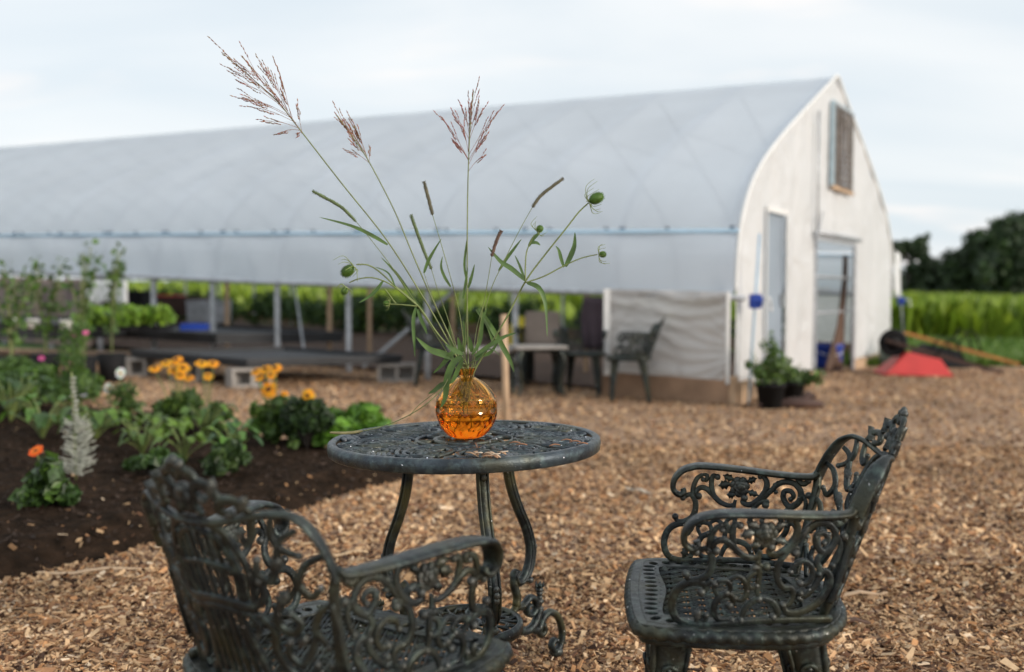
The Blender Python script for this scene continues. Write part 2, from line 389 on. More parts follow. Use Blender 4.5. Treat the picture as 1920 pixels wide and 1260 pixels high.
# chips and clods --------------------------------------------------
def chip_cloud(name, x, y, z, size, tints, m, seed=1, tilt=.7):
    r = np.random.RandomState(seed); n = len(x)
    L = size*(.5+1.1*r.rand(n)**2); W = L*(.22+.5*r.rand(n)); W = np.minimum(W, .011+.010*r.rand(n)+.15*L*(L < .045)); T = .0015+.10*W*r.rand(n)
    yaw = r.rand(n)*2*pi; pit = r.randn(n)*tilt*.6; rol = r.randn(n)*tilt*.8
    cy, sy = np.cos(yaw), np.sin(yaw); cp, sp = np.cos(pit), np.sin(pit); cr_, sr = np.cos(rol), np.sin(rol)
    A = np.stack([cy*cp, sy*cp, sp], 1); B0 = np.stack([-sy, cy, 0*cy], 1); C0 = np.cross(A, B0)
    B = B0*cr_[:, None]+C0*sr[:, None]; C = np.cross(A, B)
    taper = .35+.65*r.rand(n)
    P = np.stack([x, y, z], 1); vs = []
    for (a, b, c) in ((-1, -1, 1), (1, -1, 1), (1, 1, 1), (-1, 1, 1), (-1, -1, -1), (1, -1, -1), (1, 1, -1), (-1, 1, -1)):
        wv = np.where(a > 0, taper, 1.0)
        j = 1+.25*(r.rand(n)-.5)
        vs.append(P+A*(a*L/2*j)[:, None]+B*(b*W/2*wv)[:, None]+C*(c*T/2)[:, None])
    V = np.stack(vs, 1).reshape(-1, 3)
    fq = np.array([(0, 1, 2, 3), (4, 7, 6, 5), (0, 4, 5, 1), (1, 5, 6, 2), (2, 6, 7, 3), (3, 7, 4, 0)])
    Fq = (np.arange(n)[:, None, None]*8+fq[None]).reshape(-1, 4)
    return fast_mesh(name, V, Fq, m, tint=np.repeat(tints, 8, 0))
CH = np.array([(.66, .475, .295), (.56, .38, .22), (.43, .27, .15), (.28, .155, .083), (.14, .072, .042), (.05, .027, .018), (.46, .25, .12), (.72, .58, .42)])
CW = np.array([.16, .20, .17, .13, .12, .11, .08, .03])
def chip_tints(n, seed, dark=1.0):
    r = np.random.RandomState(seed); k = r.choice(len(CH), n, p=CW/CW.sum()); return CH[k]*(.88+.5*r.rand(n, 1))*dark*np.array([1.04, 1.01, .98])
def scatter(n, y0, y1, seed, spread=.8):
    r = np.random.RandomState(seed); y = (y0**2+(y1**2-y0**2)*r.rand(n))**.5; x = (r.rand(n)*2-1)*y*spread; return x, y, r
Vx = []; 
def add_chips(n, y0, y1, size, seed, lift):
    x, y, r = scatter(n, y0, y1, seed); d = in_bed(x, y)
    k = (d < .02-.05*r.rand(len(x)))
    x, y = x[k], y[k]; z = gz_np(x, y)+lift*r.rand(len(x))
    return x, y, z, np.full(len(x), size)*(1+.0*y)
a = [add_chips(34000, 1.2, 3.4, .009, 15, .008), add_chips(52000, 1.2, 3.6, .0175, 5, .014), add_chips(66000, 3.2, 6.4, .022, 6, .016), add_chips(60000, 6, 12.8, .027, 8, .016), add_chips(5500, 1.2, 5, .034, 9, .018), add_chips(700, 1.2, 6, .075, 19, .02)]
X_, Y_, Z_, S_ = (np.concatenate([q[i] for q in a]) for i in range(4))
sel = np.ones(len(X_), bool)
mott = np.clip(.94+.30*vnoise(X_, Y_, 1.9)+.16*vnoise(X_, Y_, 7.1), .42, 1.3)[:, None]
ch = chip_cloud('wood_chips', X_, Y_, Z_, S_, chip_tints(len(X_), 4)*mott, M['chip'], 12)
tag(ch, 'loose shredded tan and brown wood chips covering the yard', 'wood chips', kind='stuff')
x, y, r = scatter(30000, 2.6, 9, 21); k = in_bed(x, y) > .0; x, y = x[k], y[k]; dd = in_bed(x, y)
z = gz_np(x, y)+np.clip(dd, 0, .18)*.45+.012*r.rand(len(x))
tt = np.array([(.03, .02, .015)])*(0.6+1.6*r.rand(len(x), 1)); pk = r.rand(len(x)) < np.where(dd < .18, .24, .025); tt[pk] = chip_tints(pk.sum(), 31, .8)
cl = chip_cloud('soil_clods', x, y, z, np.full(len(x), .020), tt, M['chip'], 33, .9); tag(cl, 'dark crumbly soil clods with a few stray chips on the flower bed', 'soil', kind='stuff')
# long splinters of wood lying in the chips
def splinter(px, py, ln, wd, ang, tint, label, grp='long wood splinters in the mulch'):
    p = gp(px, py); mb = MB(); pts = [Vector((cos(ang)*t*ln, sin(ang)*t*ln, .018+.006*sin(t*9+px))) for t in np.linspace(-.5, .5, 7)]
    mb.tube(pts, [wd*q for q in (.35, .8, 1, 1, .9, .7, .25)], 6, nrm=(0, 0, 1), rd=.005, tint=tint)
    o = mb.build('wood_splinter', M['chip'], None, False); o.location = p; tag(o, label, 'wood splinter', grp)
splinter(1196, 928, .16, .014, 2.3, (.58, .50, .40), 'pale grey wood splinter lying left of the right chair behind its armrest')
splinter(640, 1052, .20, .012, .35, (.62, .45, .28), 'long tan splinter just behind the curved arm of the front left chair')
splinter(600, 1032, .14, .013, .1, (.60, .42, .25), 'short yellowish splinter between the soil bed and the front left chair')
splinter(170, 1085, .34, .012, .25, (.58, .42, .28), 'long crooked splinter along the front edge of the dark soil bed')
splinter(1610, 1130, .20, .010, .15, (.50, .36, .24), 'thin splinter just right of the back of the right chair')
splinter(1590, 1183, .13, .016, -.1, (.13, .08, .06), 'dark bark stub beside the rear leg of the right chair')
splinter(1370, 1215, .16, .008, -1.0, (.20, .12, .08), 'thin dark twig under the seat of the right chair')
splinter(1010, 1090, .12, .006, .9, (.45, .33, .22), 'thin curved twig right of the iron table leg')
# ------------------------------------------------------------------ cast garden chair
SEATZ = .412
def scroll(mb, pts, mapf, nf, r=.0058, rd=.006, b0=None, b1=None, k=5, taper=True):
    """one cast stroke drawn on a panel: pts in panel coordinates, mapf -> 3D, b0/b1 ball radii at the ends"""
    P2 = cr([(p[0], p[1], 0) for p in pts], k); P3 = [mapf(p.x, p.y) for p in P2]
    n = len(P3); rr = [r*(.78+.35*sin(pi*i/(n-1))) if taper else r for i in range(n)]
    mb.tube(P3, rr, 10, nrm=[nf(p.x, p.y) for p in P2], rd=[rd*(q/r) for q in rr], fn=lambda i, a: 1-.42*(abs(sin(a)) > .97)+.10*(abs(cos(a)) > .9))
    if b0: mb.ball(P3[0], b0, 9, 6)
    if b1: mb.ball(P3[-1], b1, 9, 6)
def leaf_lobe(mb, a, b, mapf, nf, wd, lift=.004):
    """small raised cast leaf from a to b in panel coordinates"""
    a = Vector((*a, 0)); b = Vector((*b, 0)); d = b-a; pr = Vector((-d.y, d.x, 0)).normalized(); vs = []; n = 6
    for i in range(n+1):
        t = i/n; h = wd*sin(pi*min(1, t*.85+.12))*(1+.25*(-1)**i); c = a+d*t
        for s_, l in ((-1, 0), (0, 1), (1, 0)):
            q = c+pr*s_*h; p3 = mapf(q.x, q.y)+nf(q.x, q.y)*(lift*(1.6 if l else .2)); vs.append(p3)
    m = len(vs)
    for i in range(n+1):
        t = i/n; h = wd*sin(pi*min(1, t*.85+.12))*(1+.25*(-1)**i); c = a+d*t
        for s_, l in ((-1, 0), (0, 1), (1, 0)):
            q = c+pr*s_*h; vs.append(mapf(q.x, q.y)-nf(q.x, q.y)*(lift*(1.6 if l else .2)))
    fs = []
    for i in range(n):
        for j in range(2):
            k = 3*i+j; fs += [(k, k+1, k+4, k+3), (m+k, m+k+3, m+k+4, m+k+1)]
        fs += [(3*i, 3*i+3, m+3*i+3, m+3*i), (3*i+2, m+3*i+2, m+3*i+5, 3*i+5)]
    mb.add(vs, fs)
# arm panel strokes, in units of 1/3135 m: x grows towards the back, y downwards
ARM = [
 ([(190,570),(240,545),(277,590),(282,650),(255,710),(200,745),(155,745),(138,712)], 17, .0075, .008),
 ([(222,825),(248,795),(222,765),(160,765),(100,800),(66,870),(66,950),(100,1010),(170,1032),(232,1012),(252,972)], 19, .0085, .006),
 ([(282,745),(250,770),(215,765)], 15, None, None),
 ([(255,575),(262,500),(295,430),(345,402)], 14, None, None), ([(345,402),(378,410),(372,445),(345,440)], 12, None, .006),
 ([(308,562),(288,530),(320,500),(370,508),(420,552),(480,610),(550,640),(605,632)], 16, .0085, None),
 ([(462,425),(425,415),(412,480),(432,560),(480,612)], 15, .0075, None),
 ([(675,588),(662,620),(720,640),(790,602),(842,540),(852,480),(828,440),(800,436)], 17, .0085, .006),
 ([(720,645),(800,615),(880,545),(940,495),(1000,480),(1070,500),(1112,560),(1100,625),(1040,667),(1000,640),(978,590),(990,550),(1035,550),(1058,585),(1035,610)], 17, None, .006),
 ([(1100,625),(1020,672),(990,720),(1010,770),(1000,840),(950,900),(905,930),(880,905)], 15, None, .007),
 ([(842,645),(855,618),(805,622),(755,660),(725,720),(722,790),(760,850),(815,862),(835,905),(810,960),(765,965)], 15, .009, .007),
 ([(605,600),(590,660),(600,740),(590,850),(600,905)], 13, None, .008),
 ([(590,735),(545,745),(520,790),(545,830),(585,820)], 12, None, .006),
 ([(812,762),(840,717),(900,705),(950,742),(962,800),(925,850),(880,842)], 14, .006, .007),
 ([(420,1020),(330,1002),(300,930),(335,862),(400,852),(432,900),(405,925)], 16, .007, .008),
 ([(480,1028),(520,945),(600,905),(690,935),(732,1012),(700,1035)], 16, .008, .008),
 ([(765,965),(792,1015),(880,1025),(985,992),(1055,922),(1085,842),(1050,785),(1005,800)], 18, None, .007),
 ([(330,862),(300,800),(330,760),(390,770),(410,815),(385,840)], 13, None, .006),
 ([(390,770),(450,745),(500,780),(520,860),(480,900),(440,880)], 13, None, .006),
 ([(645,705),(600,690),(575,660)], 10, .009, None),
 ([(1172,585),(1195,615),(1232,605),(1190,700),(1165,800),(1130,900),(1090,1000)], 15, .008, None),
 ([(1080,460),(1130,500),(1170,480)], 16, None, .007),
 ([(1120,560),(1150,640),(1130,720),(1100,760)], 12, None, .006),
]
def arm_uv(xc, yc):
    y = .060-(xc-250)*(.000262 if xc > 250 else .000319); q = (1035-(yc-max(0, xc-250)*.1))*.00029; return y, q
def build_chair():
    root = empty('garden_chair')
    # seat -----------------------------------------------------
    out = [(-.188,.186),(0,.197),(.188,.186),(.226,.160),(.237,.10),(.236,0),(.225,-.09),(.19,-.155),(.11,-.195),(0,-.207),(-.11,-.195),(-.19,-.155),(-.225,-.09),(-.236,0),(-.237,.10),(-.226,.160)]
    O = [(p.x, p.y) for p in cr([(a, b, 0) for a, b in out], 8, True)]
    def inset(d):
        n = len(O); r = []
        for i in range(n):
            a = Vector(O[i-1]); b = Vector(O[(i+1) % n]); t = (b-a).normalized(); r.append(Vector(O[i])-Vector((t.y, -t.x))*-d*(-1 if d < 0 else 1))
        return r
    cx = lambda P, s: [Vector((p[0]*s[0], p[1]*s[1]-.003)) for p in P]
    ctr = [Vector(p) for p in O]
    def off(d):
        n = len(ctr); r = []
        for i in range(n):
            t = (ctr[(i+1) % n]-ctr[i-1]).normalized(); nn = Vector((t.y, -t.x))
            if nn.dot(ctr[i]) < 0: nn = -nn
            r.append(ctr[i]-nn*d if d < .03 else ctr[i]*(1-d/max(.16, ctr[i].length)*.97))
        return r
    def resample(P, n):
        P = P+[P[0]]; d = [0]
        for i in range(1, len(P)): d.append(d[-1]+(P[i]-P[i-1]).length)
        o = []
        for k in range(n):
            s_ = d[-1]*k/n; i = max(1, next(j for j in range(1, len(d)) if d[j] >= s_-1e-9)); t = (s_-d[i-1])/(d[i]-d[i-1]+1e-12)
            o.append((P[i-1].lerp(P[i], t), (P[i]-P[i-1]).normalized()))
        return o
    cu = bpy.data.curves.new('seatcurve', 'CURVE'); cu.dimensions = '2D'; cu.fill_mode = 'BOTH'; cu.extrude = .004; cu.bevel_depth = .0012; cu.bevel_resolution = 1
    def loop(P):
        sp = cu.splines.new('POLY'); sp.points.add(len(P)-1); sp.use_cyclic_u = True
        for i, p in enumerate(P): sp.points[i].co = (p[0], p[1], 0, 1)
    loop(off(.004))
    for p, t in resample(off(.047), 44):
        nn = Vector((t.y, -t.x)); loop([p+t*(.0098*cos(a))+nn*(.0135*sin(a)) for a in np.linspace(0, 2*pi, 15)[:-1]])
    for p, t in resample(off(.0665), 44): loop([p+t*(.0028*cos(a))+Vector((t.y, -t.x))*(.0028*sin(a)) for a in np.linspace(0, 2*pi, 6)[:-1]])
    inner = off(.076); loop(inner)
    co = bpy.data.objects.new('tmp', cu); S.collection.objects.link(co); dg = bpy.context.evaluated_depsgraph_get()
    me = bpy.data.meshes.new_from_object(co.evaluated_get(dg)); bpy.data.objects.remove(co); me.name = 'seat'; me.materials.clear(); me.materials.append(M['iron'])
    seat = bpy.data.objects.new('seat', me); S.collection.objects.link(seat); seat.parent = root; seat.location = (0, 0, SEATZ-.006)
    # cane pattern bars clipped to the inner outline
    mb = MB(); n = len(inner)
    def clip(p, d):
        ts = []
        for i in range(n):
            a = inner[i]; b = inner[(i+1) % n]; e = b-a; den = d.x*e.y-d.y*e.x
            if abs(den) < 1e-9: continue
            w_ = a-p; t = (w_.x*e.y-w_.y*e.x)/den; s_ = (w_.x*d.y-w_.y*d.x)/den
            if 0 <= s_ <= 1: ts.append(t)
        return (min(ts), max(ts)) if len(ts) >= 2 else None
    for ang, zz in ((0, -.001), (pi/3, .0003), (2*pi/3, .0016)):
        d = Vector((cos(ang), sin(ang))); pr = Vector((-d.y, d.x))
        for k in range(-11, 12):
            for h in (-.0042, .0042):
                p = pr*(k*.0290+h)+Vector((0, -.005)); c = clip(p, d)
                if c:
                    a = p+d*(c[0]-.003); b = p+d*(c[1]+.003)
                    mb.tube([(a.x, a.y, SEATZ-.007+zz), (b.x, b.y, SEATZ-.007+zz)], .0024, 6, nrm=(0, 0, 1), rd=.0022)
    mb.build('cane_lattice', M['iron'], seat).location = (0, 0, -(SEATZ-.006))
    # rope-edged rim
    mb = MB(); rim = [p for p, t in resample(off(.002), 300)]; rim.append(rim[0])
    mb.tube([(p.x, p.y, SEATZ-.014) for p in rim], .0095, 10, nrm=(0, 0, 1), rd=.0115, cap=False, fn=lambda i, a: 1+.17*sin(i*2*pi/5+a*1.5))
    rim2 = [p for p, t in resample(off(.021), 120)]; rim2.append(rim2[0])
    mb.tube([(p.x, p.y, SEATZ-.002) for p in rim2], .0022, 6, nrm=(0, 0, 1), rd=.002, cap=False)
    rim3 = [p for p, t in resample(off(.010), 120)]; rim3.append(rim3[0])
    mb.tube([(p.x, p.y, SEATZ-.03) for p in rim3], .004, 8, nrm=(0, 0, 1), rd=.008, cap=False)
    mb.build('rim', M['iron'], seat).location = (0, 0, -(SEATZ-.006))
    # arms -----------------------------------------------------
    for sd_ in (-1, 1):
        def mp_(xc, yc, sd_=sd_):
            y, q = arm_uv(xc, yc)
            k = min(1, max(0, (y+.198)/.243)); k2 = min(1, max(0, q/.2)); bulge = (.150+.062*k**.6)*(1-k2)+(.177+.066*k)*k2
            return Vector((sd_*bulge, y, SEATZ+q))
        nf = lambda xc, yc, sd_=sd_: Vector((sd_*.98, 0, -.15)).normalized()
        rail = cr([(1240,420,0),(1200,448,0),(1080,442,0),(900,418,0),(700,385,0),(500,355,0),(350,338,0),(250,340,0),(180,372,0),(135,430,0),(122,490,0),(138,530,0),(168,548,0),(196,530,0),(190,500,0)], 6)
        P3 = []; 
        for i, p in enumerate(rail): P3.append(mp_(p.x, p.y))
        mb = MB(); L = len(P3)
        wd = [.0135+.0075*sin(pi*min(1, max(0, (i/L-.02)/.8)))  if i/L < .8 else .0135*(1-(i/L-.8)*2.5) for i in range(L)]
        # flat wide rail: sweep width across the chair
        mb.tube(P3, [.0064]*L, 12, nrm=(1, 0, 0), rd=[q*1.12 for q in wd], fn=lambda i, a: 1.12 if .3 < abs(cos(a)) < .95 else 1)
        arm = mb.build('armrest', M['iron'], root)
        mb = MB()
        for pts, r, b0, b1 in ARM: scroll(mb, pts, mp_, nf, r/3135*1.02, .0052, b0 and b0*.95, b1 and b1*.95)
        scroll(mb, [(150,1035),(500,1040),(800,1062),(1100,1100)], mp_, nf, .006, .008, taper=False)
        # rose
        c = (638, 505)
        for kk in range(3):
            nn = (1, 5, 7)[kk]; rad = (0, 22, 48)[kk]
            for j in range(nn):
                a = 2*pi*j/nn+kk*.4; x_, y_ = c[0]+rad*cos(a), c[1]+rad*sin(a)
                for sg in (-1, 1):
                    mb.ball(mp_(x_, y_)+nf(0, 0)*sg*(.008-.0028*kk), (.003, .0075+.001*kk, .0075+.001*kk), 8, 5)
        for a, b, wv in (((560,480),(468,490),.011*3135), ((590,450),(505,412),26), ((600,560),(535,560),30), ((700,470),(775,445),26), ((700,540),(790,575),24), ((885,560),(935,470),22), ((905,545),(940,560),18), ((600,700),(540,700),24), ((195,1010),(215,925),26), ((285,760),(330,790),24), ((985,590),(975,545),16), ((860,920),(905,960),18)):
            leaf_lobe(mb, a, b, mp_, nf, wv if wv > 1 else wv, .0045)
        mb.build('scroll_panel', M['iron'], arm)
    # back -----------------------------------------------------
    def bm_(x, z):
        if z > .69: z = .69+(z-.69)*.74
        return Vector((x, -.20-.36*(z-.42)+2.1*x*x, z))
    def bn(x, z): return Vector((-4.2*x, 1, .36)).normalized()
    mb = MB()
    edge = [(-.180,.606),(-.178,.632),(-.172,.662),(-.160,.690),(-.140,.706),(-.108,.702),(-.07,.690),(-.035,.684),(0,.682)]
    edge = edge+[(-a, b) for a, b in reversed(edge[:-1])]
    E2 = cr([(a, b, 0) for a, b in edge], 6); P3 = [bm_(p.x, p.y) for p in E2]; L = len(P3)
    wd = [.0055+.0105*(1 if i/L < .16 or i/L > .84 else max(0, 1-(min(i/L-.16, .84-i/L))/.12)) for i in range(L)]
    mb.tube(P3, .0055, 10, nrm=[bn(p.x, p.y) for p in E2], rd=[max(.007, q) for q in wd])
    for s_ in (-1, 1):   # side stiles, from seat to arm
        scroll(mb, [(s_*.145,.405),(s_*.155,.46),(s_*.164,.52),(s_*.172,.58),(s_*.180,.610)], bm_, bn, .0075, .010, taper=False)
    back = mb.build('backrest', M['iron'], root)
    mb = MB()
    for s_ in (-1, 1):
        f_ = lambda L_: [(s_*a*.84, b) for a, b in L_]
        for pts, r, b0, b1 in (
            ([(.078,.56),(.084,.62),(.062,.668),(.03,.684),(0,.688)], .0055, None, None),
            ([(.062,.565),(.066,.61),(.05,.652),(.024,.668),(0,.671)], .0035, None, None),
            ([(0,.556),(.04,.553),(.078,.56),(.098,.575),(.1,.6)], .006, None, .007),
            ([(.178,.678),(.150,.662),(.135,.625),(.118,.600),(.100,.612),(.106,.632)], .0055, None, .006),
            ([(.150,.702),(.140,.672),(.150,.650),(.172,.640)], .0048, None, .006),
            ([(.118,.706),(.112,.672),(.096,.655),(.092,.672)], .0048, None, .0055),
            ([(.205,.640),(.180,.628),(.160,.600),(.172,.578),(.190,.590)], .0052, None, .006),
            ([(.160,.600),(.140,.575),(.118,.560),(.110,.532),(.130,.520),(.146,.535),(.134,.550)], .0055, None, .006),
            ([(.205,.57),(.180,.555),(.165,.525),(.178,.500)], .005, None, .006),
            ([(.165,.525),(.150,.490),(.128,.470),(.112,.485),(.120,.505)], .0052, None, .0062),
            ([(.080,.545),(.098,.520),(.092,.490),(.105,.455),(.130,.440),(.150,.450),(.152,.470)], .0058, .006, .006),
            ([(.175,.47),(.160,.445),(.140,.412)], .005, .006, None),
            ([(.055,.412),(.062,.45),(.050,.50),(.042,.545)], .0055, None, None),
            ([(.062,.45),(.085,.430),(.095,.412)], .005, None, None),
            ([(.062,.545),(.074,.528),(.066,.512)], .0045, .006, .005),
            # crest
            ([(.118,.706),(.100,.728),(.074,.728),(.066,.708),(.084,.702)], .0058, None, .007),
            ([(.074,.728),(.062,.752),(.040,.760),(.026,.742),(.040,.728)], .0062, None, .0075),
            ([(.040,.760),(.030,.778),(.010,.782),(0,.766)], .006, None, None),
            ([(.026,.742),(.018,.715),(.03,.694)], .0052, None, None),
            ([(.010,.782),(.012,.795)], .006, None, .0075)):
            scroll(mb, f_(pts), bm_, bn, r, .0058, b0, b1)
        for a, b, wv in (((.1,.706),(.12,.742),.009), ((.06,.735),(.07,.772),.009), ((.01,.70),(.012,.745),.009), ((.128,.62),(.145,.64),.009), ((.135,.5),(.15,.52),.008), ((.12,.56),(.142,.59),.009)):
            leaf_lobe(mb, (s_*a[0]*.84, a[1]), (s_*b[0]*.84, b[1]), bm_, bn, wv, .005)
    mb.ball(bm_(0, .80), (.007, .007, .010)); mb.ball(bm_(0, .744), .011)
    mb.build('scrollwork', M['iron'], back)
    mb = MB()
    for k in range(-3, 4):      # upper fan of slats and lower splat
        x0 = k*.0150; top = .684-.55*abs(k*.0135)**1.5*2.0
        scroll(mb, [(x0*1.0, .557), (x0*1.05, .61), (x0*1.08, top-abs(k)*.0035)], bm_, bn, .0034, .0042, taper=False)
    for k in (-2, -1, 0, 1, 2):
        scroll(mb, [(k*.0150*1.0, .548), (k*.0155, .48), (k*.0185, .405)], bm_, bn, .0042, .0045, taper=False)
    for z_, r_, wv in ((.615, .004, .054), (.556, .008, .066), (.545, .005, .048), (.43, .005, .046)):
        scroll(mb, [(-wv, z_), (0, z_+.006), (wv, z_)], bm_, bn, r_, .007, taper=False)
    mb.build('splat', M['iron'], back)
    # legs -----------------------------------------------------
    for sx, sy, fr in ((-1, 1, 1), (1, 1, 1), (-1, -1, 0), (1, -1, 0)):
        mb = MB(); tx, ty = (.19, .150) if fr else (.150, -.150)
        bx_, by_ = (.197, .160) if fr else (.165, -.200)
        def cen(t): return Vector((sx*(tx+(bx_-tx)*t), ty+(by_-ty)*t, (SEATZ-.02)*(1-t)+.0*t))
        ts = np.linspace(0, 1, 14)
        wdt = [.023*(1-t)**1.3+.0115+(.006 if t > .93 else 0) for t in ts]
        inw = Vector((-sx, 0, 0)); inn = Vector((0, -1 if fr else 1, 0))
        P0 = [cen(t) for t in ts]
        # two webs at right angles with a rounded outer rib
        for d in (inw, inn):
            nn = Vector((0, 1, 0)) if abs(d.x) > .5 else Vector((1, 0, 0))
            mb.tube([p+d*w_ for p, w_ in zip(P0, wdt)], wdt, 8, nrm=nn, rd=.0045)
            mb.tube([p+d*w_*2 for p, w_ in zip(P0, wdt)], .0042, 7)
            for j in range(7):                          # cast relief along the web
                t = j/7+.04; p = cen(t)+d*(.023*(1-t)**1.3+.0115)
                a = .015*(1-.45*t)
                for sg in (-1, 1):
                    mb.tube(cr([p+nn*sg*.004+Vector((0, 0, -a))+d*a*.8, p+nn*sg*.006+d*a, p+nn*sg*.007+Vector((0, 0, a*.6)), p+nn*sg*.006-d*a*.8, p+nn*sg*.004-d*a*.3+Vector((0, 0, -a*.7))], 3), .0046, 6)
                    mb.ball(p+nn*sg*.006, .005, 6, 4)
        mb.tube(P0, .0060, 8)
        mb.ball(P0[-1]+Vector((0, 0, .008)), (.014, .014, .008)); mb.ball(P0[0]+inw*.03+inn*.03, (.012, .012, .02))
        mb.build('leg', M['iron'], root)
    return root
chair = build_chair(); chair.location = (.428, 1.941, 0); chair.rotation_euler = (0, 0, 1.450)
tag(chair, 'dark green scrolled cast metal armchair to the right of the vase table, facing left', 'chair', 'cast metal garden chairs')
chairs = [(-.284, 1.620, -.576, 0, 'dark green metal armchair at the bottom left, nearest the camera, seen from behind')]
def bgchair(px, py, rz, label): p = gp(px, py); chairs.append((p.x, p.y, rz, p.z, label))
bgchair(1178, 752, 1.45, 'distant cast metal armchair side-on before the crumpled plastic wall panel')
bgchair(1090, 741, 2.9, 'distant dark green metal armchair facing the camera beside the white-topped side table')
bgchair(1015, 728, 3.05, 'distant metal armchair with a beige cushion against its back')
bgchair(815, 722, -1.5, 'distant dark metal armchair seen just left of the vase under the greenhouse roll bar')
for x, y, rz, z, lb in chairs:
    c = copy_tree(chair); c.location = (x, y, z); c.rotation_euler = (0, 0, rz); c['label'] = lb
    bgc = c if 'beige' in lb else None
    if bgc:
        mb = MB(); mb.box((0, 0, 0), (.36, .07, .36)); o = mb.build('cushion', M['cushion'], None); bv = o.modifiers.new('b', 'BEVEL'); bv.width = .03; bv.segments = 4
        o.location = (x-.02, y-.17+.0, z+.60); o.rotation_euler = (-.30, 0, rz-pi); o.location = Vector((x, y, z))+Matrix.Rotation(rz, 3, 'Z') @ Vector((0, -.15, .60)); o.rotation_euler = (.30, 0, rz)
        tag(o, 'flat beige square cushion leaning on the back of a distant metal chair', 'cushion')
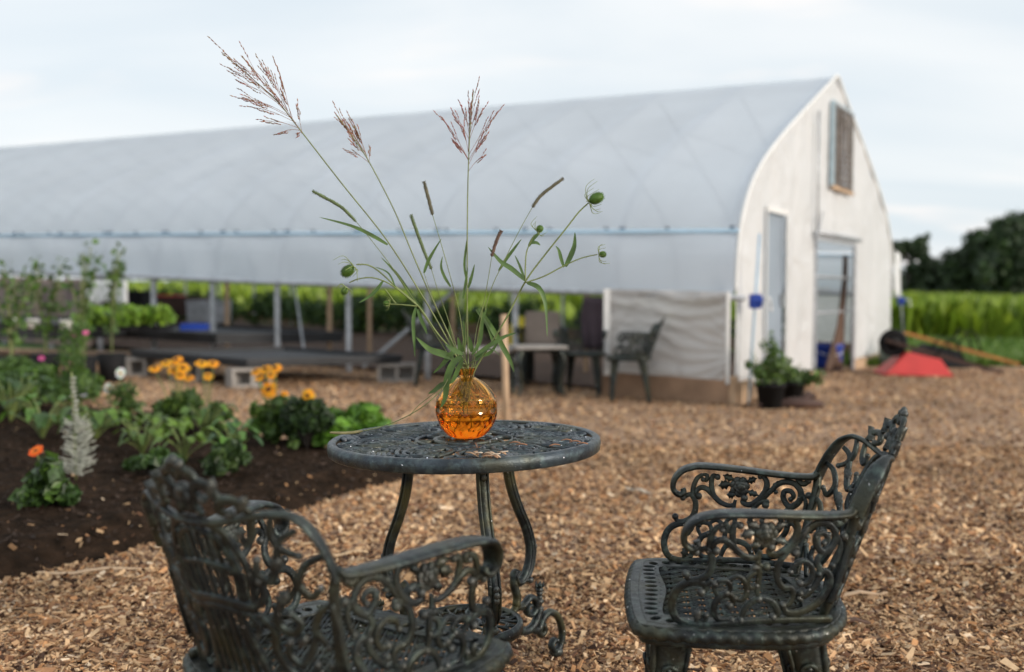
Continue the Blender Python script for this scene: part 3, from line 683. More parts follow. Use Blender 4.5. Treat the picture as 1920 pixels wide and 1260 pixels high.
# ------------------------------------------------------------------ cast table
TX, TY, TZ = -.105, 2.43, .642
def build_table():
    root = empty('bistro_table', (TX, TY, 0)); root.rotation_euler = (0, radians(-1.0), 0)
    # rim: lathe
    mb = MB(); prof = [(.312, -.004), (.312, .001), (.316, .0035), (.326, .0035), (.331, .000), (.333, -.012), (.331, -.026), (.327, -.029), (.321, -.029), (.319, -.022), (.319, -.008)]
    n = 144; k = len(prof); vs = []; fs = []
    for i in range(n):
        a = 2*pi*i/n
        for r, z in prof: vs.append((r*cos(a), r*sin(a), TZ+z))
    for i in range(n):
        for j in range(k):
            fs.append((i*k+j, ((i+1) % n)*k+j, ((i+1) % n)*k+(j+1) % k, i*k+(j+1) % k))
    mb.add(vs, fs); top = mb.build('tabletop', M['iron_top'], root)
    mb = MB(); mf = lambda x, y: Vector((x, y, TZ-.004)); nf = lambda x, y: Vector((0, 0, 1))
    def st(pts, r=.005, b0=None, b1=None, rot=0, mir=1):
        q = [(p[0]*cos(rot)-mir*p[1]*sin(rot), p[0]*sin(rot)+mir*p[1]*cos(rot)) for p in pts]
        scroll(mb, q, mf, nf, r*.86, .0065, b0, b1, 5)
    circ = lambda cx, cy, r, n=14, sq=1: [(cx+r*cos(2*pi*i/n), cy+r*sq*sin(2*pi*i/n)) for i in range(n+1)]
    def castleaf(cx, cy, r, a0):
        vs = [(cx, cy, TZ+.004)]; m = 30
        for i in range(m):
            a = 2*pi*i/m; lob = .62+.38*abs(cos(2.5*a))**.7
            for rr, zz in ((.5, TZ+.0035-.002*(i % 2)), (1.0, TZ-.003), (1.0, TZ-.010)):
                vs.append((cx+r*lob*rr*cos(a+a0), cy+r*lob*rr*sin(a+a0), zz))
        fs = []
        for i in range(m):
            p = 1+3*i; q = 1+3*((i+1) % m); fs += [(0, p, q), (p, p+1, q+1, q), (p+1, p+2, q+2, q+1)]
        mb.add(vs, fs)
        for j in range(5):
            a = a0+2*pi*j/5; mb.tube([(cx, cy, TZ+.004), (cx+r*.85*cos(a), cy+r*.85*sin(a), TZ)], .0022, 6)
    st(circ(0, 0, .072, 20), .0065); st(circ(0, 0, .028, 12), .006); st(circ(0, 0, .118, 28), .004)
    for j in range(8):
        a = j*pi/4; st([(.030, 0), (.05, .008), (.070, 0)], .005, rot=a)
        st([(.074, 0), (.095, .012), (.118, 0)], .005, rot=a+.2, b0=.006)
    rr_ = random.Random(5)
    for j in range(6):
        a = j*pi/3+.15
        st(circ(.205, 0, .062, 18, .82), .0058, rot=a)
        st(circ(.215, .0, .042, 14, .7), .0035, rot=a)
        st([(.12, .02), (.135, .055), (.17, .075), (.21, .075), (.245, .10), (.25, .125), (.225, .135), (.21, .115)], .0055, None, .007, rot=a)
        st([(.12, -.03), (.14, -.06), (.175, -.078), (.22, -.07), (.262, -.05), (.295, -.075)], .0055, .006, None, rot=a)
        st([(.262, -.05), (.275, -.02), (.265, .02), (.285, .05), (.31, .045)], .0055, None, None, rot=a)
        st([(.13, .045), (.12, .07), (.14, .09), (.165, .095), (.18, .118), (.165, .135)], .0048, None, .006, rot=a)
        st([(.235, .08), (.27, .075), (.298, .098), (.312, .09)], .005, None, None, rot=a)
        st(circ(.285, .012, .021, 12), .0045, rot=a); st(circ(.262, .148, .024, 12), .0045, rot=a+.05)
        st(circ(.292, .098, .014, 10), .004, rot=a); st(circ(.152, .0, .018, 10), .0042, rot=a)
        st(circ(.235, .115, .030, 12), .004, rot=a+.1)
        for (cx, cy, r) in ((.212, .0, .036), (.165, .105, .034), (.27, .125, .030), (.14, .055, .022)):
            x_, y_ = cx*cos(a)-cy*sin(a), cx*sin(a)+cy*cos(a); castleaf(x_, y_, r, rr_.random()*6)
        for q in range(20):                             # grape clusters
            cx, cy = .287+(q % 4-1.5)*.011-(q//4)*.003, -.115+(q//4)*.0115+(q % 2)*.005
            x_, y_ = cx*cos(a)-cy*sin(a), cx*sin(a)+cy*cos(a)
            if math.hypot(x_, y_) < .312: mb.ball((x_, y_, TZ-.003), .0068, 7, 5)
        st([(.29, -.13), (.25, -.10), (.23, -.09)], .004, rot=a)
        for q in range(9): st([(.12+.02*q, (-.045 if q % 2 else .03)), (.13+.02*q, (-.03 if q % 2 else .05))], .004, .005, None, rot=a)
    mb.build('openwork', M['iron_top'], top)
    # legs
    for j in range(3):
        A = radians((48, 163, 288)[j]); kb = (1, .74, .95)[j]; er = Vector((cos(A), sin(A), 0)); et = Vector((-sin(A), cos(A), 0))
        pl = lambda r, z: er*(r if r < .148 else .148+(r-.148)*kb)+Vector((0, 0, z))
        mb = MB()
        L1 = cr([pl(.148, .612), pl(.150, .56), pl(.163, .50), pl(.188, .44), (pl(.222, .375)), pl(.236, .32), pl(.228, .275), pl(.205, .245), pl(.180, .243), pl(.172, .262), pl(.184, .272)], 6)
        nL = len(L1); rr = [.0125-.0045*max(0, (i/nL-.75)*4) for i in range(nL)]
        mb.tube(L1, rr, 10, nrm=et, rd=[.0125]*nL)
        for off_ in (-.0105, .0105):                    # raised edges of the cast channel
            mb.tube([p+et*off_ for p in L1], .0048, 6)
            mb.tube([p+et*off_+er*.009 for p in L1[:int(nL*.7)]], .0035, 6)
        for zz, r0 in ((.585, .162), (.572, .164), (.335, .252), (.322, .256), (.31, .254)): mb.ball(pl(r0, zz), (.007, .007, .009))
        mb.ball(pl(.236, .236), .009); mb.tube([pl(.205, .245), pl(.225, .238), pl(.236, .236)], .006, 8)
        S2 = cr([pl(.174, .262), pl(.172, .235), pl(.182, .205), pl(.180, .180), pl(.205, .175), pl(.232, .190), pl(.252, .180), pl(.254, .155), pl(.236, .143), pl(.220, .152), pl(.222, .168), pl(.234, .170)], 5)
        mb.tube(S2, [.0115-.006*i/len(S2) for i in range(len(S2))], 9, nrm=et, rd=.012)
        S3 = cr([pl(.150, .148), pl(.185, .118), pl(.215, .105), pl(.245, .112), pl(.265, .135), pl(.272, .150)], 5)
        mb.tube(S3, [.009, *[.0115]*(len(S3)-2), .008], 9, nrm=et, rd=.012)
        for zz, r_ in ((.150, .011), (.163, .007), (.170, .012), (.180, .008), (.192, .009), (.202, .011), (.212, .006)):
            mb.ball(pl(.272, zz), (r_, r_, .009))
        for q in range(5):
            a = 2*pi*q/5; mb.tube([pl(.272, .205), pl(.272, .213)+Vector((cos(a), sin(a), 0))*.011, pl(.272, .222)+Vector((cos(a), sin(a), 0))*.010], [.004, .004, .0015], 5)
        S4 = cr([pl(.232, .108), pl(.262, .095), pl(.275, .108), pl(.290, .126), pl(.315, .130), pl(.342, .115), pl(.358, .088), pl(.364, .055), pl(.352, .026), pl(.330, .020), pl(.318, .036), pl(.328, .050), pl(.340, .044)], 5)
        mb.tube(S4, [.0118-.005*i/len(S4) for i in range(len(S4))], 9, nrm=et, rd=.0115)
        mb.tube(cr([pl(.262, .095), pl(.275, .078), pl(.29, .085), pl(.285, .105)], 4), .008, 8, nrm=et, rd=.010)
        mb.tube([pl(.36, .05), pl(.372, .03), pl(.380, .026)], [.006, .005, .003], 6)
        mb.ball(pl(.338, .014), (.02, .014, .014))
        mb.tube([pl(.115, .170), pl(.160, .165), pl(.185, .185)], .009, 8, nrm=et, rd=.011)
        mb.build('leg', M['iron_olive'], root)
    mb = MB(); n = 72
    mb.tube([(.128*cos(2*pi*i/n), .128*sin(2*pi*i/n), .175) for i in range(n+1)], .009, 8, nrm=(0, 0, 1), rd=.016, cap=False)
    mb.tube([(.030*cos(2*pi*i/20), .030*sin(2*pi*i/20), .182) for i in range(21)], .006, 8, nrm=(0, 0, 1), rd=.006, cap=False)
    for j in range(12):
        a = 2*pi*j/12; b = a+pi/12
        mb.tube([(.03*cos(a), .03*sin(a), .183), (.078*cos(a+.12), .078*sin(a+.12), .184), (.122*cos(a), .122*sin(a), .183)], .004, 6)
        mb.tube([(.078*cos(a), .078*sin(a), .184), (.122*cos(b), .122*sin(b), .183), (.078*cos(a+pi/6), .078*sin(a+pi/6), .184)], .0035, 6)
        mb.ball((.10*cos(b), .10*sin(b), .184), .006, 6, 4)
    mb.build('lower_ring', M['iron_olive'], root)
    return root
table = build_table(); tag(table, 'round openwork cast iron table with three curved legs, carrying the amber vase', 'table')
# ------------------------------------------------------------------ vase
def glass(name, col, ior=1.5, rough=0.0, dens=None):
    m = bpy.data.materials.new(name); m.use_nodes = True; t = m.node_tree; t.nodes.remove(t.nodes['Principled BSDF']); o = t.nodes['Material Output']
    g_ = N(t, 'ShaderNodeBsdfGlass'); g_.inputs['Color'].default_value = (*col, 1); g_.inputs['IOR'].default_value = ior; g_.inputs['Roughness'].default_value = rough
    t.links.new(g_.outputs[0], o.inputs[0])
    if dens:
        v = N(t, 'ShaderNodeVolumeAbsorption'); v.inputs['Color'].default_value = (*dens[0], 1); v.inputs['Density'].default_value = dens[1]; t.links.new(v.outputs[0], o.inputs[1])
    return m
M['amber'] = glass('amber_glass', (1, .86, .58), 1.46, 0, ((1, .50, .04), 88))
M['water'] = glass('tinted_water', (1, .95, .70), 1.31, 0, ((1, .70, .08), 9))
VX, VY, VZ = TX-.006, 2.42, TZ+.004
def build_vase():
    root = empty('vase', (VX, VY, VZ))
    prof = [(.001, 0), (.020, 0), (.034, .001), (.047, .008), (.060, .022), (.070, .041), (.0755, .062), (.0760, .080), (.072, .098), (.063, .115), (.050, .129), (.036, .139), (.025, .145), (.0195, .149), (.0180, .153), (.0190, .159), (.0215, .166), (.0225, .170)]
    O = cr([(a, b, 0) for a, b in prof], 5); n = 144
    inner = [(max(.0005, p.x-.0035), p.y+(.005 if i < 25 else (.003 if i < 40 else 0))) for i, p in enumerate(O)]
    inner = [q for q in inner if q[1] <= .1695]; inner.append((.0195, .170))
    vs = []; fs = []
    def dim(a, z, r):
        if z > .146 or z < .003: return 1
        best = 0
        for lo, hi, off_, ex in ((.092, .146, 0, 1.25), (.060, .096, .5, 1.0), (.030, .064, 0, 1.0), (.004, .034, .5, 1.0)):
            v_ = (z-(lo+hi)/2)/(hi-lo); u = ((12*a/(2*pi)+off_) % 1)-.5
            best = max(best, (max(0, 1-(u*u*4.4+v_*v_*4.0)))**.9*ex)
        return 1-.058*best
    for i in range(n):
        a = 2*pi*i/n
        for p in O:
            k = dim(a, p.y, p.x); vs.append((p.x*k*cos(a), p.x*k*sin(a), p.y))
        for q in reversed(inner):
            k = 1-(1-dim(a, q[1], q[0]))*.35; vs.append((q[0]*k*cos(a), q[0]*k*sin(a), q[1]))
    kk = len(O)+len(inner)
    for i in range(n):
        for j in range(kk):
            a, b = i*kk, ((i+1) % n)*kk; j2 = (j+1) % kk; fs.append((a+j, b+j, b+j2, a+j2))
    mb = MB(); mb.add(vs, fs); mb.build('glass_body', M['amber'], root)
    # water up to the level seen through the glass
    mb = MB(); lv = .063; pr = [q for q in inner if q[1] < lv]; pr = [(.0004, pr[0][1]-.0008)]+[(q[0]+.0009, q[1]-.0006) for q in pr[2:]]+[(.0727, lv), (.0700, lv), (.0004, lv)]
    vs = []; fs = []; n2 = 96; k = len(pr)
    for i in range(n2):
        a = 2*pi*i/n2
        for r, z in pr:
            q = 1-(1-dim(a, z, r))*.35; vs.append((r*q*cos(a), r*q*sin(a), z))
    for i in range(n2):
        for j in range(k-1):
            a, b = i*k, ((i+1) % n2)*k; fs.append((a+j, b+j, b+j+1, a+j+1))
    mb.add(vs, fs); mb.build('water', M['water'], root)
    return root
vase = build_vase(); tag(vase, 'round dimpled amber glass vase half full of water, in the middle of the table', 'vase')
# ------------------------------------------------------------------ wild stems in the vase
MOUTH = Vector((VX, VY, VZ+.165))
GREEN = (1.0, 1.0, 1.0)
def path(pts, dy, k=6, base=None):
    """pts from the top to the vase mouth, as picture points with a depth offset from the vase"""
    n = len(pts); out = []
    for i, (x, y) in enumerate(pts):
        t = i/(n-1); out.append(at(x, y, VY+dy*(1-t)**1.0))
    bx_ = base if base else R.uniform(-.03, .03)
    m = out[-1]; out.append(Vector((VX+(m.x-VX)*.4, VY+R.uniform(-.008, .008), VZ+.13)))
    out.append(Vector((VX+bx_, VY+R.uniform(-.03, .03), VZ+(.02 if R.random() < .35 else .075)+R.random()*.02)))
    return cr(out, k)
def stem_thing(kind, label, cat, grp='wild stems standing in the amber vase'):
    return empty(kind, (VX, VY, VZ), 0, label, cat, grp)
def put(mb, name, m, root):
    o = mb.build(name, m, root); o.location = -Vector(root.location); return o
def spikelets(mb, root_pt, tip, n, spread, ln, tint, rnd):
    ax = (tip-root_pt); L_ = ax.length; ax.normalize(); sd1 = ax.orthogonal().normalized(); sd2 = ax.cross(sd1)
    for i in range(n):
        t = (i+.5)/n; a = rnd.uniform(0, 2*pi); p = root_pt.lerp(tip, t)
        d = (ax+(sd1*cos(a)+sd2*sin(a))*spread*(1.1-t*.6)).normalized(); q = p+d*ln*rnd.uniform(.7, 1.3)
        p0 = p+d*ln*.15
        tt = tuple(c*rnd.uniform(.7, 1.3) for c in tint)
        mb.tube([p0, p0.lerp(q, .35), q], [.0006, .0013, .0002], 4, tint=tt)
def panicle(pts, branches, dy, label, seed, tint=(1.35, 1.1, 1.0), seeds=None):
    rnd = random.Random(seed); root = stem_thing('seeding_grass', label, 'grass stem'); P = path(pts, dy)
    n = len(P); mb = MB(); mb.tube(P, [.0007+.0013*(i/n)**.5 for i in range(n)], 6, tint=(1, 1, 1)); put(mb, 'stem', M['stem'], root)
    mb = MB(); mt = MB()
    for (bx, by, tx, ty, cnt, dd) in branches:
        a = at(bx, by, VY+dy); b = at(tx, ty, VY+dy+dd*.0012)
        mid = a.lerp(b, .5)+Vector((0, 0, .006)); C = cr([a, mid, b], 4); mb.tube(C, [.0006, .0005, .0005, .0005, .0005, .0004, .0004, .0004, .0003][:len(C)], 4, tint=tint)
        for q in range(3):                      # secondary twigs
            t0 = .35+.2*q; s0 = a.lerp(b, t0)+Vector((0, 0, .005)); ax = (b-a); off = ax.orthogonal().normalized(); off.rotate(Matrix.Rotation(rnd.uniform(0, 6.28), 3, ax.normalized()))
            e = s0+(b-a)*.42+off*ax.length*.09; mb.tube([s0, e], .0004, 4, tint=tint); spikelets(mt, s0.lerp(e, .35), e, max(2, int(cnt*.3)), .26, .009, tint, rnd)
        spikelets(mt, a.lerp(b, .45), b, int(cnt*.8), .26, .0095, tint, rnd)
    h = put(mb, 'seed_head', M['straw'], root); o = mt.build('spikelets', M['straw'], h)
    return root
def leaf_on(root, pts, wd, label=None, dy=0, tint=(1, 1, 1), up=(0, -1, .3), fold=.25, twist=0):
    P = cr([at(x, y, VY+dy+(d if False else 0)) for x, y in pts], 6); mb = MB(); mb.blade(P, wd, up, fold, tint, twist); o = put(mb, 'leaf', M['leaf'], root)
    if label: o['label'] = label
    return o
# tall reed-like panicle, far left
B1 = [(560,240,500,160,16,5),(548,222,418,100,22,0),(540,210,455,108,18,-8),(520,186,430,128,14,8),(530,200,444,150,16,0),(545,218,458,183,16,10),(548,222,452,184,14,-6),(555,230,470,200,14,6),(560,240,494,228,12,-8),(562,244,520,252,8,4),(566,250,560,254,3,0),(566,250,556,200,8,0),(538,205,490,122,16,9),(540,208,498,128,12,-7),(545,215,521,128,18,4),(548,220,527,170,14,-4),(525,188,440,112,14,3)]
r1 = panicle([(418,100),(470,145),(520,190),(560,240),(640,343),(725,450),(795,560),(838,635),(866,690)], B1, -.03, 'tallest seeding grass stem leaning far left with a feathery brown head', 1)
leaf_on(r1, [(727,459),(700,443),(660,424),(598,407)], .0045, 'long thin leaf pointing left', -.02)
B2 = [(690,300,650,240,14,3),(688,292,628,212,18,0),(684,285,640,230,12,-5),(690,300,660,225,14,5),(692,302,655,262,12,-3),(692,305,652,285,8,3),(692,305,694,284,4,0),(686,290,668,248,12,4)]
r2 = panicle([(629,213),(660,255),(690,300),(738,392),(775,480),(810,560),(845,635),(868,690)], B2, .03, 'second seeding grass stem with a narrow brown head left of centre', 2, (1.3, 1.05, .85))
B3 = [(879,290,887,170,20,0),(878,285,882,195,16,4),(879,300,830,222,16,4),(880,262,850,215,12,-4),(879,300,850,265,12,6),(879,290,932,212,18,3),(879,265,905,205,12,-5),(878,310,906,262,14,5),(878,285,868,240,10,-5),(879,320,908,293,7,3),(878,300,856,275,8,-5),(880,255,898,195,12,5),(880,250,866,200,10,0),(879,300,915,250,10,-4)]
r3 = panicle([(888,170),(883,215),(879,290),(877,360),(876,450),(876,560),(877,640),(878,690)], B3, .0, 'upright central grass stem with an open reddish seed head', 3, (1.2, .75, .8))
leaf_on(r3, [(876,530),(871,500),(873,470),(877,440)], .003, None, .0)
# timothy grass: a dense cylinder on a thin stem
def timothy(head, pts, dy, label, tint, leaves=(), rad=.0037):
    root = stem_thing('timothy_grass', label, 'grass stem'); P = path([head[-1]]+pts, dy); n = len(P)
    mb = MB(); mb.tube(P, [.0007+.0007*i/n for i in range(n)], 6, tint=(.95, 1, .8)); put(mb, 'stem', M['stem'], root)
    H = cr([at(x, y, VY+dy) for x, y in head], 12); m = len(H); rnd = random.Random(m+int(head[0][0]))
    mb = MB(); mb.tube(H, [rad*(.25+.75*min(1, 4*i/m+.1, 5*(m-i)/m)**.6)*rnd.uniform(.93, 1.07) for i in range(m)], 12, tint=tint, fn=lambda i, a: 1+.10*sin(7*a+i*2.4)*cos(i*3.1))
    for q in range(int(m*9)):                         # bristles
        i = rnd.randrange(1, m-1); p = H[i]; T = (H[i-1]-H[i+1]).normalized(); o = T.orthogonal().normalized(); o.rotate(Matrix.Rotation(rnd.uniform(0, 6.28), 3, T))
        a = p+o*rad*.8; mb.tube([a, a+(o+T*.8)*.0028], [.0005, .0001], 3, tint=tuple(c*1.25 for c in tint))
    put(mb, 'seed_head', M['straw'], root)
    for lf in leaves: leaf_on(root, lf[0], lf[1], None, dy)
    return root
TG = (.50, 1.15, .65); TB = (.55, .85, .75)
timothy([(585,358),(612,372),(642,390),(668,416)], [(700,455),(745,515),(800,600),(850,682)], .04, 'green timothy head drooping left under the tallest stem', TG, [([(795,585),(775,560),(745,515),(714,482)], .0042)])
timothy([(795,340),(800,360),(806,382),(811,403)], [(825,450),(842,510),(862,590),(874,688)], -.02, 'dark timothy head on an upright stem just left of the central stem', TB, [([(845,538),(834,520),(827,500),(830,480)], .0035)])
timothy([(770,402),(780,430),(794,468),(809,505)], [(822,548),(842,605),(866,690)], .02, 'long pale green timothy head lower left of centre', TG)
timothy([(1057,334),(1035,350),(1013,368),(998,389)], [(975,430),(945,490),(915,560),(890,688)], .03, 'dark timothy head bent to the right on the upper right', TB, [([(935,508),(950,485),(965,465),(978,448)], .0040)])
timothy([(940,432),(934,444),(928,460),(922,481)], [(915,525),(905,580),(886,690)], -.03, 'short brown timothy head right of the central stem', (.60, .60, .60))
# slender non-flowering blades
def slender(pts, dy, label, leaves):
    root = stem_thing('grass_plant', label, 'grass stem'); P = path(pts, dy); n = len(P); mb = MB(); mb.tube(P, [.0005+.001*i/n for i in range(n)], 6); put(mb, 'stem', M['stem'], root)
    for lf, wv in leaves: leaf_on(root, lf, wv, None, dy)
slender([(795,512),(812,560),(838,620),(870,690)], -.04, 'thin stem whose one blade points up near the pale timothy head', [([(795,512),(802,492),(812,473),(828,447)], .0040)])
slender([(905,575),(893,620),(884,690)], .02, 'short stem with a long blade arching right over the wooden stake', [([(898,578),(925,620),(945,655),(958,680),(964,698)], .0065), ([(893,580),(915,610),(925,650)], .005)])
slender([(880,520),(874,600),(872,690)], -.03, 'thin stem just beside the central stem with one short upright blade', [([(878,540),(884,520),(890,495)], .0035), ([(868,560),(873,530),(877,500)], .003)])
# teasels
def teasel_head(mb, mbb, c, d, r, ln, seed, droop=1):
    """spiny egg-shaped head at c along direction d, with long curved bracts at its base"""
    rnd = random.Random(seed); d = Vector(d).normalized(); q = d.to_track_quat('Z', 'Y').to_matrix()
    mb.ball(c, (r, r, ln/2), 14, 12, (1.15, 1.3, .85), q)
    ga = pi*(3-5**.5); n = 170
    for i in range(n):
        z = 1-2*(i+.5)/n; rr = (1-z*z)**.5; a = i*ga; u = q @ Vector((rr*cos(a)*r, rr*sin(a)*r, z*ln/2))
        nn = (q @ Vector((rr*cos(a), rr*sin(a), z*.6))).normalized(); k = rnd.uniform(.18, .34)*r
        mb.tube([c+u*.97, c+u+(nn+d*.4)*k], [r*.075, r*.012], 3, tint=(1.5, 1.6, 1.1))
    b = c-d*ln*.5
    for i in range(9):
        a = 2*pi*i/9+rnd.uniform(-.2, .2); o = q @ Vector((cos(a), sin(a), 0)); L_ = r*rnd.uniform(1.9, 4.2)
        C = cr([b, b+o*r*.9-d*r*.15, b+o*L_*.75+d*r*rnd.uniform(-.2, .9), b+o*L_*.9+d*L_*rnd.uniform(.25, .9)], 4)
        mbb.tube(C, [.0013*(1-.8*i_/len(C)) for i_ in range(len(C))], 5, tint=(1.1, 1.2, .9))
def thorny(mb, P, r0, r1, seed):
    rnd = random.Random(seed); n = len(P); mb.tube(P, [r0+(r1-r0)*i/n for i in range(n)], 7, tint=(1, 1.05, .95))
    for i in range(1, n-1):
        for _ in range(3):
            T = (P[i+1]-P[i-1]).normalized(); o = T.orthogonal().normalized(); o.rotate(Matrix.Rotation(rnd.uniform(0, 6.28), 3, T)); p = P[i]+(P[i+1]-P[i])*rnd.random()
            mb.tube([p, p+o*(r0+.0022)], [.0005, .0001], 3, tint=(1.3, 1.3, 1.2))
def teasel(main, subs, heads, leaves, dy, label, seed):
    root = stem_thing('teasel', label, 'teasel'); mb = MB(); thorny(mb, path(main, dy), .0016, .0026, seed)
    for s_ in subs: thorny(mb, cr([at(x, y, VY+dy) for x, y in s_], 6), .0013, .0018, seed+1)
    put(mb, 'stem', M['stem'], root)
    for (x, y, x2, y2, r, ln) in heads:
        c = at(x, y, VY+dy); d = at(x2, y2, VY+dy)-c; h = MB(); b = MB(); teasel_head(h, b, c, d, r, ln, seed+int(x)); ho = put(h, 'flower_head', M['leaf'], root); b.build('bracts', M['stem'], ho)
    for lf, wv, up, tw in leaves: leaf_on(root, lf, wv, None, dy, (.95, 1, 1.1), up, .3, tw)
teasel([(1104,380),(1085,398),(1060,430),(1020,480),(985,528),(950,595),(918,648),(892,690)],
  [[(1002,440),(988,470),(985,500),(985,528)], [(1120,477),(1090,484),(1058,498),(1020,518),(985,530)]],
  [(1118,372,1130,366,.0125,.036), (1012,429,1018,424,.0075,.016), (1130,477,1142,476,.0070,.016)],
  [([(985,526),(960,505),(938,490),(915,463)], .0062, (0, -1, .4), 0), ([(988,530),(1010,540),(1022,570),(1026,632)], .0060, (0, -1, .0), .6), ([(1057,501),(1052,485),(1048,470),(1042,461)], .0042, (0, -1, .3), 0),
   ([(1060,500),(1070,480),(1077,460),(1078,435)], .0062, (0, -1, .3), 0), ([(991,462),(1000,448),(1008,440),(1012,436)], .0045, (0, -1, .3), 0), ([(993,456),(1005,455),(1013,460)], .004, (0, -1, .3), 0), ([(985,528),(975,500),(965,478)], .003, (0, -1, .3), 0)],
  -.03, 'branching teasel stem on the right carrying three spiny green heads', 5)
teasel([(668,496),(690,497),(712,510),(745,540),(785,575),(820,625),(850,660),(868,690)],
  [[(655,530),(672,523),(700,521),(735,535),(785,575)], [(728,570),(748,571),(782,574)], [(722,542),(735,560),(742,569)]],
  [(652,508,641,517,.0125,.033), (646,546,642,552,.0075,.018), (724,569,714,567,.0055,.014)],
  [([(718,527),(705,545),(690,558),(672,568)], .0042, (0, -1, .3), 0), ([(780,576),(775,600),(776,635),(778,670)], .0045, (0, -1, 0), .3), ([(783,580),(790,600),(797,615),(801,627)], .0045, (0, -1, 0), 0), ([(742,540),(728,512),(702,500)], .002, (0, -1, 0), 0)],
  -.02, 'arching teasel stem on the left with two drooping spiny heads', 8)
# leafy sprigs around the mouth
def sprig(label, leaves, dy, seed):
    root = stem_thing('leafy_sprig', label, 'leafy stem'); mb = MB(); x, y = leaves[0][0][0]
    mb.tube(path([(x, y), ((x+875)/2, (y+690)/2-4), (876, 690)], dy), .0014, 6); put(mb, 'stem', M['stem'], root)
    for lf, wv, up, tw in leaves: leaf_on(root, lf, wv, None, dy, (1, 1, 1), up, .3, tw)
sprig('leafy sprig with a broad blade reaching left above the vase mouth', [([(850,672),(830,664),(805,655),(780,632)], .0085, (0, -1, .4), 0), ([(858,655),(845,665),(830,683),(812,700)], .006, (0, -1, .4), .4)], -.035, 1)
sprig('leafy sprig with a curled pale leaf at the right of the vase mouth', [([(893,676),(905,662),(922,656),(938,668)], .0082, (0, -.6, .8), .8), ([(890,668),(915,650),(945,632),(968,624)], .0052, (0, -1, .3), 0), ([(885,665),(900,640),(905,600),(915,574)], .0045, (0, -1, .3), 0)], -.02, 2)
sprig('leafy sprig with blue-green leaves spilling over the vase shoulder', [([(866,668),(850,682),(839,710),(835,745),(826,765)], .0085, (-.3, -1, .3), .3), ([(868,672),(860,690),(850,712),(842,720)], .0055, (0, -1, .3), .2), ([(868,665),(848,655),(835,645)], .006, (0, -1, .5), 0)], -.075, 3)
sprig('small upright leafy sprig in the middle of the vase mouth', [([(868,660),(872,630),(868,600)], .005, (0, -1, .3), 0), ([(858,664),(846,640),(842,610)], .0045, (0, -1, .3), 0), ([(885,660),(880,640),(872,622)], .006, (0, -1, .3), 0), ([(895,668),(918,662),(935,640)], .0045, (0, -1, .3), 0), ([(862,668),(862,648),(858,632)], .0055, (0, -1, .3), 0)], .02, 4)
# stem hanging over the lip with its head lying on the table edge
root = stem_thing('timothy_grass', 'bent timothy stem hanging left over the vase lip, its head lying on the table rim', 'grass stem')
Pz = cr([at(872,690,2.42), at(862,672,2.40), at(848,690,2.36), at(832,725,2.34), at(800,757,2.34), at(760,782,2.36), at(715,800,2.38), at(680,808,2.38)], 6)
mb = MB(); mb.tube(Pz, .0011, 6); mb.tube(cr([at(834,722,2.34), at(808,742,2.35), at(785,760,2.36), at(768,780,2.36)], 5), .0009, 5); put(mb, 'stem', M['stem'], root)
Hh = cr([at(680,808,2.38), at(660,811,2.37), at(640,812,2.36), at(618,811,2.35)], 10); rnd = random.Random(4); m = len(Hh)
mb = MB(); mb.tube(Hh, [.0036*(.3+.7*min(1, 5*i/m+.1, 4*(m-i)/m)**.6) for i in range(m)], 10, tint=(.75, 1.15, .75), fn=lambda i, a: 1+.1*sin(7*a+i*2.4)); put(mb, 'seed_head', M['straw'], root)
leaf_on(root, [(843,716),(828,722),(815,732),(803,738)], .006, None, -.07)
# wood shavings on the tabletop ------------------------------------
rnd = random.Random(9)
def shaving(px, py, ln, wd, ang, tint, label, grp='dry wood shavings on the tabletop', tilt=.15):
    # point on the tabletop plane
    z = TZ+.009; p = at(px, py, 2.4)
    for _ in range(8):
        Y = p.y*(CAMZ-z)/(CAMZ-p.z) if abs(CAMZ-p.z) > 1e-6 else 2.4; p = at(px, py, Y)
    z = TZ+.010+(p.x-TX)*.0175; p.z = z
    mb = MB(); pts = [Vector((cos(ang)*t*ln, sin(ang)*t*ln, .0012*cos(t*5)+tilt*t*ln)) for t in np.linspace(-.5, .5, 6)]
    mb.blade(pts, [wd*q for q in (.3, .8, 1, 1, .8, .35)], (0, 0, 1), .35, tint)
    o = mb.build('wood_shaving', M['chip'], None); o.location = p; md = o.modifiers.new('thick', 'SOLIDIFY'); md.thickness = .0012
    tag(o, label, 'wood shaving', grp)
for i in range(15):
    px = rnd.uniform(878, 948); py = 855+rnd.uniform(-5, 3)
    shaving(px, py, rnd.uniform(.016, .034), rnd.uniform(.003, .006), rnd.uniform(-.9, .9), random.Random(i).choice([(.58, .42, .29), (.42, .27, .17), (.66, .54, .42), (.30, .17, .10)]), 'small dry wood shaving in the loose pile on the tabletop before the vase', tilt=rnd.uniform(-.4, .4))
for i, (px, py) in enumerate(((1040, 838), (1062, 829), (1078, 832), (1092, 836), (965, 832), (978, 836))):
    shaving(px, py, .026, .004, rnd.uniform(-.5, .5), (.38, .19, .11), 'thin reddish wood shaving lying right of the vase on the tabletop openwork', tilt=.05)
shaving(893, 836, .022, .0012, 1.9, (.25, .13, .08), 'thin dark stalk sticking up from the pile of shavings', tilt=.5)
